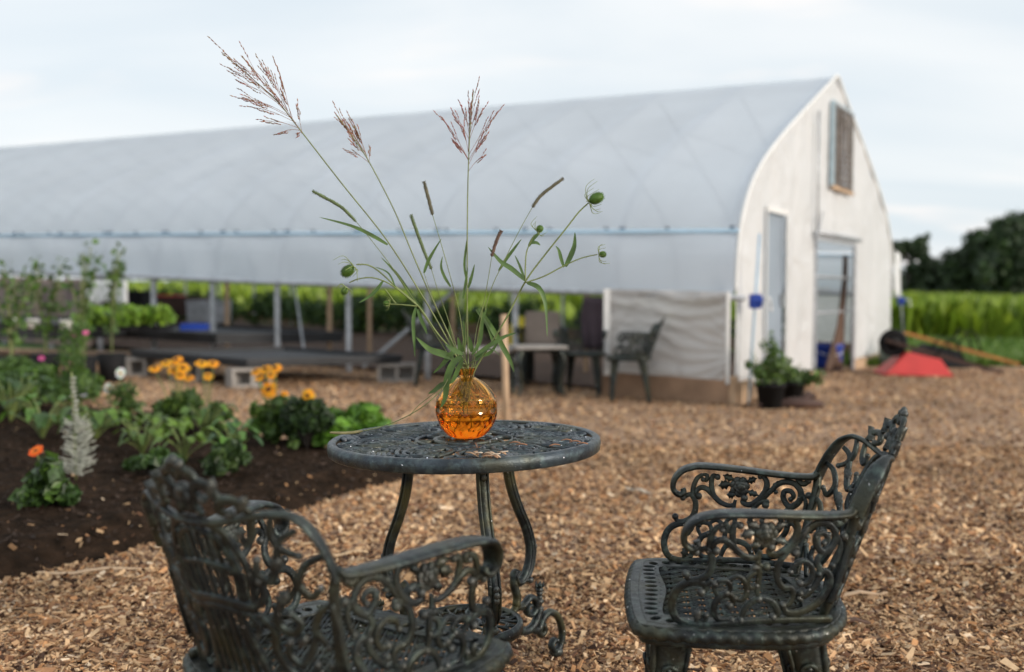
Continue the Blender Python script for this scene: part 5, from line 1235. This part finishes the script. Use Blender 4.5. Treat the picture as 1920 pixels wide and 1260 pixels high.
# upturned wheelbarrows ------------------------------------------------
def barrow(p, rz, m_tray, m_handle, label, sc=1.0, wheel=True):
    root = empty('wheelbarrow', p, rz, label, 'wheelbarrow'); root.scale = (sc, sc, sc); mb = MB()
    # upturned tray: rim on the ground, bottom up. x to the right = handle end
    lo = [(-.50, -.33), (.42, -.36), (.42, .36), (-.50, .33)]; hi = [(-.13, -.17), (.30, -.22), (.30, .22), (-.13, .17)]
    vs = [(x, y, .02) for x, y in lo]+[(x, y, z) for (x, y), z in zip(hi, (.34, .24, .24, .34))]
    mb.add(vs, [(0, 1, 5, 4), (1, 2, 6, 5), (2, 3, 7, 6), (3, 0, 4, 7), (4, 5, 6, 7)]); o = mb.build('tray', m_tray, root, False)
    for md in (('SOLIDIFY', 'thickness', .008), ('BEVEL', 'width', .02)): q = o.modifiers.new('m', md[0]); setattr(q, md[1], md[2])
    mb = MB(); mb.tube([(-.50, -.33, .02), (.42, -.36, .02), (.42, .36, .02), (-.50, .33, .02), (-.50, -.33, .02)], .013, 6); mb.build('rim', m_tray, o)
    for s_ in (-1, 1):
        mb = MB(); mb.beam((-.42, s_*.07, .50), (1.12, s_*.27, .06), .045, .045); mb.build('handle', m_handle, root, False)
        mb = MB(); mb.tube([(.25, s_*.19, .29), (.42, s_*.22, .56), (.52, s_*.23, .50), (.60, s_*.21, .24)], .013, 6); mb.build('leg', M['black_plastic'], root)
    if not wheel: return root
    w0 = Vector((-.30, 0, .46)); mb = MB(); n = 30; mb.tube([w0+Vector((.155*cos(2*pi*i/n), 0, .155*sin(2*pi*i/n))) for i in range(n+1)], .048, 10, nrm=(0, 1, 0), rd=.045, cap=False); w = mb.build('wheel', M['black_plastic'], root)
    mb = MB(); mb.tube([w0+Vector((0, -.03, 0)), w0+Vector((0, .03, 0))], .115, 16); mb.tube([w0+Vector((0, -.12, 0)), w0+Vector((0, .12, 0))], .012, 8); mb.build('hub', M['black_plastic'], w)
    return root
b = gp(1722, 706); barrow((b.x+.05, b.y+.25, b.z), -.10, M['red'], M['dark_wood'], 'upturned wheelbarrow with a red tray resting on the chips by the greenhouse', .84)
b = gp(1772, 690); barrow((b.x-.02, b.y+.3, b.z), -.14, M['black_plastic'], M['orange_wood'], 'upturned wheelbarrow with orange wooden handles behind the red one', .9, False)
b = gp(1640, 690); mb = MB(); mb.box((0, 0, .12), (.28, .2, .24)); mb.ball((.05, 0, .24), (.12, .1, .09)); o = mb.build('green_sack', mat('grey_green_sack', (.10, .13, .11), .8), None); o.location = (b.x+.32, b.y+.25, b.z); tag(o, 'slumped grey-green sack on the ground between the greenhouse end and the red wheelbarrow', 'sack')
# ------------------------------------------------------------------ left: raised ground-cloth beds on cinder blocks
def slab(cs, z, th, lb):
    c = sum((Vector((x, y, 0)) for x, y in cs), Vector())/4; z0 = gz(c.x, c.y); mb = MB(); vs = [(x-c.x, y-c.y, gz(x, y)-z0+z-th) for x, y in cs]+[(x-c.x, y-c.y, gz(x, y)-z0+z+.0) for x, y in cs]
    root = empty('raised_bed', (c.x, c.y, z0), 0, lb, 'raised bed'); mb.add(vs, [(3, 2, 1, 0), (4, 5, 6, 7), (0, 1, 5, 4), (1, 2, 6, 5), (2, 3, 7, 6), (3, 0, 4, 7)]); mb.build('cloth_cover', M['fabric_black'], root, False)
    for i in range(4):
        mb = MB(); mb.beam(vs[4+i][:2]+(vs[4+i][2]+.012,), vs[4+(i+1) % 4][:2]+(vs[4+(i+1) % 4][2]+.012,), .05, .05); mb.build('edge_board', M['fabric_black'], root, False)
    return root
Nn = gp(462, 728); Rr = gp(752, 716); Ll = gp(248, 706); d1 = Vector((Ll.x-Nn.x, Ll.y-Nn.y, 0)); d2 = Vector((Rr.x-Nn.x, Rr.y-Nn.y, 0))
slab([(Nn.x, Nn.y), (Rr.x, Rr.y), (Rr.x+d1.x, Rr.y+d1.y), (Ll.x, Ll.y)], .245, .045, 'black cloth-covered raised bed on cinder blocks, nearest the vase')
q = Vector((Ll.x+.55, Ll.y+1.1, 0)); slab([(q.x, q.y), (q.x+d2.x*.95, q.y+d2.y*.95), (q.x+d2.x*.95+d1.x*1.5, q.y+d2.y*.95+d1.y*1.5), (q.x+d1.x*1.5, q.y+d1.y*1.5)], .36, .08, 'black cloth-covered raised bed behind the nearest one, with a blue tray')
q = gp(150, 690); slab([(q.x-2.9, q.y), (q.x+.1, q.y-.1), (q.x+.1, q.y+1.6), (q.x-2.9, q.y+1.7)], .46, .14, 'black table bed at the far left, carrying bright green seedlings')
BEDL = (q.x, q.y)
def block(x, y, rz, lb, z=None):
    mb = MB(); root_z = gz(x, y) if z is None else z; L_, W_, H_ = .40, .19, .19; t = .032
    # two hollow cores running through the block front to back
    for sx in (-1, 0, 1): mb.box((sx*(L_-t)/2, 0, H_/2), (t, W_, H_-.0))
    w_ = (L_-3*t)/2
    for sx in (-1, 1):
        for z_ in (t/2, H_-t/2): mb.box((sx*(w_+t)/2, 0, z_), (w_, W_-.002, t))
        mb.box((sx*(w_+t)/2, W_*.3, H_/2), (w_, .012, H_-2*t))
    o = mb.build('cinder_block', M['block'], None, False); o.location = (x, y, root_z); o.rotation_euler = (0, 0, rz); tag(o, lb, 'cinder block', 'cinder blocks under the black beds')
block(Nn.x, Nn.y+.10, .6, 'cinder block under the near corner of the closest black bed, behind yellow flowers')
block(Rr.x-.05, Rr.y+.02, .15, 'cinder block with two holes under the bed end nearest the vase')
block(Ll.x-.02, Ll.y+.05, -.12, 'cinder block with two holes under the left end of the closest black bed')
block((Ll.x+Nn.x)/2, (Ll.y+Nn.y)/2+.15, -.5, 'cinder block halfway along the closest bed, behind the left cluster of yellow flowers')
# blue tray
p = at(366, 640, 11.9); root_z = gz(p.x, p.y)+.40; mb = MB()
mb.box((0, 0, .02), (.28, .26, .01)); 
for sx in (-1, 1): mb.box((sx*.14, 0, .045), (.012, .27, .075)); mb.box((0, sx*.135, .045), (.268, .012, .075))
o = mb.build('blue_tray', M['blue'], None, False); o.location = (p.x, p.y, root_z); o.rotation_euler = (0, 0, .1); tag(o, 'shallow bright blue plastic tray on the rear black raised bed', 'tray')
# white tray and white pots
p = at(295, 615, 12.3)
mb = MB(); mb.box((0, 0, .04), (.20, .16, .08), tap=1.08); o = mb.build('white_tray', M['white'], None, False); o.location = (p.x, p.y, gz(p.x, p.y)+.40); tag(o, 'white plastic tray on the rear bed, right of the bright seedlings', 'tray')
# weathered board screen and white sheet at the left of the open side
root = empty('board_screen', H(8.4, -.12, 0), 0, 'screen of weathered purple-grey upright boards closing the left of the open side', 'screen')
rnd = random.Random(12)
for i in range(26):
    s_ = 8.95+i*.17; a = H(s_, -.12, .02)-root.location; t_ = H(s_, -.12, .93+rnd.uniform(-.02, .03))-root.location; mb = MB(); mb.beam(a, t_, .15, .02, (1, 1, 1)); mb.build('board', M['board_grey'] if i % 3 else M['cushion'], root, False)
for z in (.25, .78): mb = MB(); mb.beam(H(8.85, -.10, z)-root.location, H(13.4, -.10, z)-root.location, .03, .06); mb.build('crossbar', M['board_grey'], root, False)
mb = MB(); vs = []; c = H(8.5, -.15, .9)
for i in range(15):
    for j in range(6): q = H(8.02+.95*i/14, -.16-.02*sin(i*1.3)*j/5, .93-.30*j/5-.03*sin(i*.8)*(j/5)); vs.append((q.x-c.x, q.y-c.y, q.z-c.z))
mb.add(vs, [(i*6+j, i*6+j+1, i*6+j+7, i*6+j+6) for i in range(14) for j in range(5)]); o = mb.build('white_sheet', M['white'], None); o.location = c; md = o.modifiers.new('t', 'SOLIDIFY'); md.thickness = .006
tag(o, 'short white sheet hanging under the roll bar right of the weathered boards', 'sheet')
# crates and shelf clutter far inside
for px, py, d, w_, h, mm, lb in ((345, 575, 17.0, .9, .30, 'dark_wood', 'long dark crate far inside the greenhouse, above the blue tray'), (392, 585, 16.5, .6, .34, 'galv', 'grey metal bin far inside the greenhouse right of the dark crate'), (232, 575, 16.0, .7, .45, 'black_plastic', 'black plastic tub far inside under the white sheet'), (300, 562, 17.4, .7, .12, 'red', 'low reddish box on top of the far clutter in the greenhouse')):
    p = at(px, py, d); mb = MB(); mb.box((0, 0, h/2), (w_, .4, h), tap=1.06); mb.box((0, 0, h+.01), (w_*1.08, .44, .03)); o = mb.build('storage_box', M[mm], None, False); o.location = (p.x, p.y, p.z-h/2); tag(o, lb, 'box')
    mb = MB(); hh = p.z-h/2-gz(p.x, p.y)
    if hh > .05:
        for sx in (-1, 1):
            for sy in (-1, 1): mb = MB(); mb.beam((sx*w_*.4, sy*.15, -hh), (sx*w_*.4, sy*.15, 0), .04); mb.build('leg', M['dark_wood'], o, False)
# ------------------------------------------------------------------ plants of the flower bed
def bed_base(px, py):
    p = gp(px, py); d = float(in_bed(np.array([p.x]), np.array([p.y]))[0]); p.z += min(.18, max(0, d))*.45; return p
def flower(root, c, d, r, kind='cone', seed=0):
    """one flower head at c (root space) facing d"""
    rnd = random.Random(seed); q = Vector(d).normalized().to_track_quat('Z', 'Y').to_matrix(); mb = MB()
    if kind == 'cone': n, col, droop, wv = 11, (.86, .36, .006), -.16, .21
    elif kind == 'zinnia': n, col, droop, wv = 16, (.85, .13, .01), .10, .24
    elif kind == 'daisy': n, col, droop, wv = 9, (.80, .80, .78), .02, .34
    else: n, col, droop, wv = 8, (.62, .09, .32), .10, .40
    for j in range(n):
        a = 2*pi*j/n+rnd.uniform(-.08, .08); o = q @ Vector((cos(a), sin(a), 0)); z = q @ Vector((0, 0, 1)); k = rnd.uniform(.88, 1.08)
        P = [c+o*r*.15, c+o*r*.45*k+z*r*.05, c+o*r*.8*k+z*r*droop*.5, c+o*r*k+z*r*droop]
        mb.blade(cr(P, 3), [r*wv*w_ for w_ in (.35, .45, .6, .75, .85, .95, 1, .95, .8, .35)], z, .12, tuple(x*rnd.uniform(.85, 1.1) for x in col))
    if kind == 'zinnia':
        for j in range(12):
            a = 2*pi*j/12; o = q @ Vector((cos(a), sin(a), 0)); z = q @ Vector((0, 0, 1)); mb.blade([c+o*r*.1+z*r*.12, c+o*r*.4+z*r*.16, c+o*r*.66+z*r*.16], [r*.1, r*.16, r*.1], z, .1, (.8, .2, .01))
    f = mb.build('flower', M['petal'], root); mb = MB(); cc = {'cone': (.05, .018, .008), 'zinnia': (.25, .06, .01), 'daisy': (.7, .4, .02), 'cosmos': (.6, .35, .02)}[kind]
    mb.ball(c+(q @ Vector((0, 0, r*.10))), (r*.27, r*.27, r*.24), 10, 6, cc, q, fn=lambda th, a: 1+.06*sin(9*a+7*th)); mb.build('flower_center', M['petal'], f)
def coneflower(px, py, label, heads, fol_h, sp, seed, Y=None, kind='cone', name='coneflower_plant', cat='flowering plant', tints=LG, n=1400, lsz=.055):
    b = bed_base(px, py); root = empty(name, b, 0, label, cat, 'plants of the flower bed'); rnd = random.Random(seed)
    for i, (hx, hy, r, face) in enumerate(heads):
        yy = b.y+rnd.uniform(-.12, .12); h = at(hx, hy, yy)-b; mb = MB(); mb.tube(cr([(rnd.uniform(-.03, .03), rnd.uniform(-.03, .03), 0), (h.x*.45+.01, h.y*.4, h.z*.5), h-Vector((0, 0, .01))], 5), .0032, 6, tint=(.9, 1, .8)); mb.build('stem', M['stem'], root)
        r *= 1.05; d = (rnd.uniform(-.3, .3), -.55-.3*rnd.random(), 1) if face == 'up' else ((-.1, -1, .35) if face == 'front' else (.3, -.8, .8)); flower(root, h, d, r, kind, seed+i)
    C = [(rnd.gauss(0, sp*.45), rnd.gauss(0, sp*.45), fol_h*rnd.uniform(.15, 1)**1.0, sp*.28, sp*.28, fol_h*.16) for _ in range(14)]
    leaf_cloud('foliage', C, n, lsz, M['leaf'], root, tints, seed); return root
coneflower(330, 832, 'orange-yellow coneflowers in the biggest cluster, left of the white-blocked bed corner', [(290,690,.040,'up'), (312,680,.040,'up'), (330,675,.042,'up'), (343,690,.045,'q'), (354,708,.036,'up'), (325,694,.040,'up'), (338,704,.036,'up')], .24, .15, 21, n=620)
coneflower(384, 836, 'three orange-yellow coneflowers on thin stems just right of the biggest cluster', [(378,681,.040,'up'), (399,681,.038,'up'), (390,705,.034,'up')], .18, .14, 22, n=380)
coneflower(512, 858, 'tall coneflower plant with the large open orange bloom facing the camera', [(480,696,.036,'up'), (497,692,.042,'up'), (516,690,.040,'up'), (486,708,.030,'up'), (508,703,.034,'up'), (504,730,.052,'front'), (534,738,.022,'q')], .26, .13, 23, n=480)
coneflower(560, 862, 'single yellow coneflower bloom nearest the table', [(577,742,.042,'front')], .15, .10, 24, n=300)
coneflower(98, 988, 'low dark-leaved plant with one flat orange zinnia bloom at the far left', [(68,846,.030,'up')], .19, .13, 25, kind='zinnia', name='zinnia_plant', n=620, tints=((.5, .6, .6), (.8, .9, .6), (.35, .42, .42)), lsz=.06)
coneflower(215, 815, 'cosmos plant with small white blooms behind the white plume', [(226,700,.036,'front'), (203,728,.034,'front'), (158,736,.030,'front')], .26, .22, 26, kind='daisy', name='cosmos_plant', n=900, lsz=.035)
coneflower(150, 800, 'tall feathery cosmos with small pink blooms at the upper left', [(138,627,.026,'q'), (161,624,.022,'q'), (78,672,.022,'q'), (128,686,.036,'up')], .60, .26, 27, kind='cosmos', name='cosmos_plant', n=2600, lsz=.020, tints=((1.1, 1.1, .7), (.8, .9, .6), (.6, .8, .6)))
def broadleaf(px, py, h, sp, n, L_, label, seed, tint=(1, 1, 1), wr=.25, name='broadleaf_plant'):
    b = bed_base(px, py); root = empty(name, b, 0, label, 'leafy plant', 'plants of the flower bed'); rnd = random.Random(seed); mb = MB(); lv = MB()
    n = int(n*1.6); L_ *= .72
    for i in range(n):
        a = 2.4*i+rnd.uniform(-.4, .4); r = sp*rnd.uniform(.35, 1); z = h*rnd.uniform(.45, 1); o = Vector((cos(a), sin(a), 0)); e = o*r*.55+Vector((0, 0, z))
        mb.tube(cr([(0, 0, 0), o*r*.2+Vector((0, 0, z*.6)), e], 4), .004, 5, tint=(.9, 1, .8)); l = L_*rnd.uniform(.7, 1.2); dr = rnd.uniform(.1, .6)
        lv.blade(cr([e, e+o*l*.35+Vector((0, 0, l*.14)), e+o*l*.7-Vector((0, 0, l*dr*.2)), e+o*l-Vector((0, 0, l*dr))], 4), l*wr, (0, 0, 1), .2, tuple(x*q_ for x, q_ in zip(tint, (rnd.uniform(.5, 1.3),)*2+(.8,))), rnd.uniform(-.5, .5))
    mb.build('stem', M['stem'], root); lv.build('leaves', M['leaf'], root); return root
broadleaf(180, 850, .20, .36, 14, .15, 'broad-leaved plant behind the white plume with wide drooping leaves', 31, (1.1, 1.2, .9))
broadleaf(300, 852, .17, .28, 10, .15, 'broad-leaved plant in front of the biggest cluster of yellow flowers', 32, (1.3, 1.3, .9))
broadleaf(80, 850, .24, .36, 13, .15, 'broad-leaved plant at the far left behind the zinnia', 33, (.9, 1.1, .9))
broadleaf(20, 815, .30, .36, 16, .15, 'dense dark leafy plant cut by the left edge of the photo', 34, (.6, .75, .7))
broadleaf(345, 900, .20, .20, 9, .14, 'bright-leaved seedling behind the crest of the front left chair', 35, (1.5, 1.5, .8))
broadleaf(268, 885, .20, .22, 16, .10, 'small serrated bushy plant right of the white plume', 36, (1.1, 1.1, .8), .24)
broadleaf(438, 905, .24, .20, 15, .11, 'blue-green leafy plant in the middle of the bed before the yellow flowers', 37, (1.0, 1.25, 1.2), .32)
broadleaf(390, 850, .22, .22, 14, .12, 'small pale green plant between the yellow flower clusters', 38, (1.2, 1.3, 1.0))
broadleaf(65, 800, .22, .2, 12, .16, 'leafy plant at the back left corner of the bed under pink blooms', 39, (1.2, 1.25, .9))
broadleaf(75, 975, .05, .10, 5, .07, 'tiny green seedling alone in the dark soil at the lower left', 44, (1.4, 1.3, .7), .16)
def bush(px, py, w_, h, label, seed, tints, n=2600, lsz=.05, name='bushy_plant', grp='plants of the flower bed'):
    b = bed_base(px, py); root = empty(name, b, 0, label, 'bush', grp); rnd = random.Random(seed); mb = MB(); C = []
    for i in range(16):
        a = rnd.uniform(0, 6.28); r = w_*.5*rnd.uniform(.1, .85); z = h*rnd.uniform(.3, .88)*(1-.3*(r/(w_*.5))**2); C.append((r*cos(a), r*sin(a), z, w_*.16, w_*.16, h*.16)); mb.tube(cr([(0, 0, 0), (r*cos(a)*.4, r*sin(a)*.4, z*.5), (r*cos(a), r*sin(a), z)], 3), .004, 5)
    mb.build('stem', M['bark'], root); leaf_cloud('foliage', C, n, lsz, M['leaf'], root, tints, seed); return root
bush(576, 868, .34, .29, 'rounded very dark green bush between the single yellow bloom and the table', 51, ((.28, .36, .40), (.45, .5, .5), (.22, .25, .25)), 3200, .05)
bush(668, 858, .56, .32, 'bright green bushy herb just behind the left edge of the table', 52, ((1.3, 1.7, .7), (1.6, 1.9, .8), (.9, 1.2, .6)), 3400, .07)
bush(428, 925, .24, .17, 'small dark basil-like bush above the crest of the front left chair', 53, ((.45, .5, .6), (.7, .7, .7), (.25, .3, .35)), 1300, .05)
bush(285, 925, .25, .13, 'low dark-leaved plant left of the front chair crest', 54, ((.45, .55, .5), (.6, .7, .5)), 900, .05)
bush(10, 790, .6, .30, 'shady bush at the left edge, behind the flower bed plants', 55, ((.6, .7, .6), (.9, 1, .7)), 3000, .06)
bush(520, 850, .2, .15, 'small soft green plant at the foot of the large open coneflower', 56, ((.9, 1.1, .9), (.6, .8, .7)), 700, .05)
# the white plume
b = bed_base(143, 935); root = empty('plume_flower', b, 0, 'tall white feathery flower plume tapering to a thin spire', 'flowering plant', 'plants of the flower bed'); mb = MB(); mb.tube([(0, 0, 0), (-.005, 0, .3), (-.012, 0, .52)], .005, 6); mb.build('stem', M['stem'], root)
rnd = random.Random(77); mb = MB(); top = at(137, 706, b.y)-b; bot = at(148, 895, b.y)-b
for k in range(22):
    t = (k+.5)/22; p = bot.lerp(top, t); wdt = .105*(1-t)**.55 if t < .55 else .022*(1.6-t); nsp = 12 if t < .6 else 9
    for j in range(nsp):
        a = rnd.uniform(0, 6.28); o = Vector((cos(a), sin(a), rnd.uniform(.2, .9))).normalized(); e = p+o*wdt*rnd.uniform(.6, 1.1); mb.tube([p, e], .0013, 4, tint=(.62, .66, .55))
        for q in range(11 if t < .6 else 5):
            c = p.lerp(e, .25+.75*q/10 if t < .6 else rnd.random()); o2 = Vector((rnd.gauss(0, 1), rnd.gauss(0, 1), rnd.gauss(0, 1))).normalized(); mb.tube([c, c+o2*.011], [.0016, .0005], 4, tint=(.60, .60, .55) if rnd.random() < .7 else (.42, .44, .36))
mb.build('flower_spike', M['petal'], root)
# seedlings and tall young plants behind --------------------------------
b = gp(210, 668); C = []; rnd = random.Random(15)
def seedling_tray(px0, px1, py, Y, z, lb, seed):
    a = at(px0, py, Y); c = at(px1, py, Y); m_ = (a+c)/2; w_ = (c-a).length; zz = gz(m_.x, m_.y)+z; root = empty('seedling_tray', (m_.x, m_.y, zz), 0, lb, 'seedling tray', 'trays of bright green seedlings'); mb = MB(); mb.box((0, 0, .03), (w_, .45, .06), tap=1.03); mb.build('tray', M['black_plastic'], root, False)
    C = [(rnd.uniform(-w_/2, w_/2), rnd.uniform(-.2, .2), .10+rnd.uniform(0, .13), .10, .10, .07) for _ in range(22)]; leaf_cloud('seedlings', C, 1600, .055, M['leaf'], root, ((2.0, 2.0, .8), (1.6, 1.8, .7), (2.4, 2.2, .9)), seed)
seedling_tray(160, 215, 618, 11.0, .42, 'tray of bright green seedlings on the black bed, left of three', 1)
seedling_tray(214, 262, 618, 11.2, .42, 'tray of bright green seedlings on the black bed, middle of three', 2)
seedling_tray(262, 312, 618, 11.4, .42, 'tray of bright green seedlings on the black bed, right of three', 3)
def tall_plant(px, Y, topy, lb, seed, n=420, w_=.20, tints=LG):
    p = at(px, 600, Y); z0 = gz(p.x, p.y); h = at(px, topy, Y).z-z0; root = empty('tall_potted_plant', (p.x, p.y, z0), 0, lb, 'potted plant', 'tall young plants before the greenhouse'); rnd = random.Random(seed); mb = MB(); mb.tube([(0, 0, 0), (0, 0, .28)], [.11, .14], 14); mb.build('pot', M['black_plastic'], root)
    mb = MB(); C = []
    for i in range(6):
        a = rnd.uniform(0, 6.28); r = w_*rnd.uniform(.3, 1); e = Vector((r*cos(a), r*sin(a)*.7, h*rnd.uniform(.75, 1))); mb.tube(cr([(0, 0, .25), (e.x*.3, e.y*.3, h*.55), e], 4), .006, 5)
        for t in (.35, .55, .75, .88, 1): C.append((e.x*t, e.y*t, .25+(e.z-.25)*t, .09, .09, .10))
    mb.build('stem', M['stem'], root); leaf_cloud('foliage', C, n, .065, M['leaf'], root, tints, seed)
tall_plant(20, 9.2, 500, 'tall leafy potted plant at the left edge in front of the boards', 1, 200, .22, ((.8, .95, .7), (1, 1.1, .8)))
tall_plant(84, 9.6, 478, 'tall potted plant second from the left edge, before the weathered boards', 2, 170, .18, ((.8, .9, .6), (1, 1.1, .8)))
tall_plant(152, 9.4, 452, 'tallest thin potted plant reaching above the roll bar, before the weathered boards', 3, 170, .17, ((.7, .85, .6), (1, 1.1, .8)))
tall_plant(208, 9.8, 458, 'tall thin potted plant right of the tallest one, beside the white sheet', 4, 170, .14)
bush(100, 760, .8, .32, 'leafy green mound between the bed and the far left black table', 57, ((.8, .95, .6), (.5, .65, .5), (1.1, 1.2, .7)), 3600, .06)
bush(30, 735, .6, .32, 'second leafy mound at the left edge under the black table bed', 58, ((.5, .6, .45), (.8, .9, .6)), 2600, .06)
for i, (px, py) in enumerate(((25, 622), (62, 622), (124, 618))):
    p = at(px, py, 10.6); mb = MB(); k = 16; pr = [(.001, 0), (.05, 0), (.065, .09), (.068, .1), (.058, .1), (.045, .02), (.001, .02)]; vs = [(a*cos(2*pi*q/k), a*sin(2*pi*q/k), z) for q in range(k) for a, z in pr]; m = len(pr)
    mb.add(vs, [(q*m+j, ((q+1) % k)*m+j, ((q+1) % k)*m+j+1, q*m+j+1) for q in range(k) for j in range(m-1)]); o = mb.build('white_pot', M['white'], None); o.location = (p.x, p.y, gz(p.x, p.y)+.462); tag(o, ('small white pot on the far left black table at the picture edge', 'small white pot, middle of three on the far left black table', 'small white pot nearest the bright seedlings')[i], 'pot')
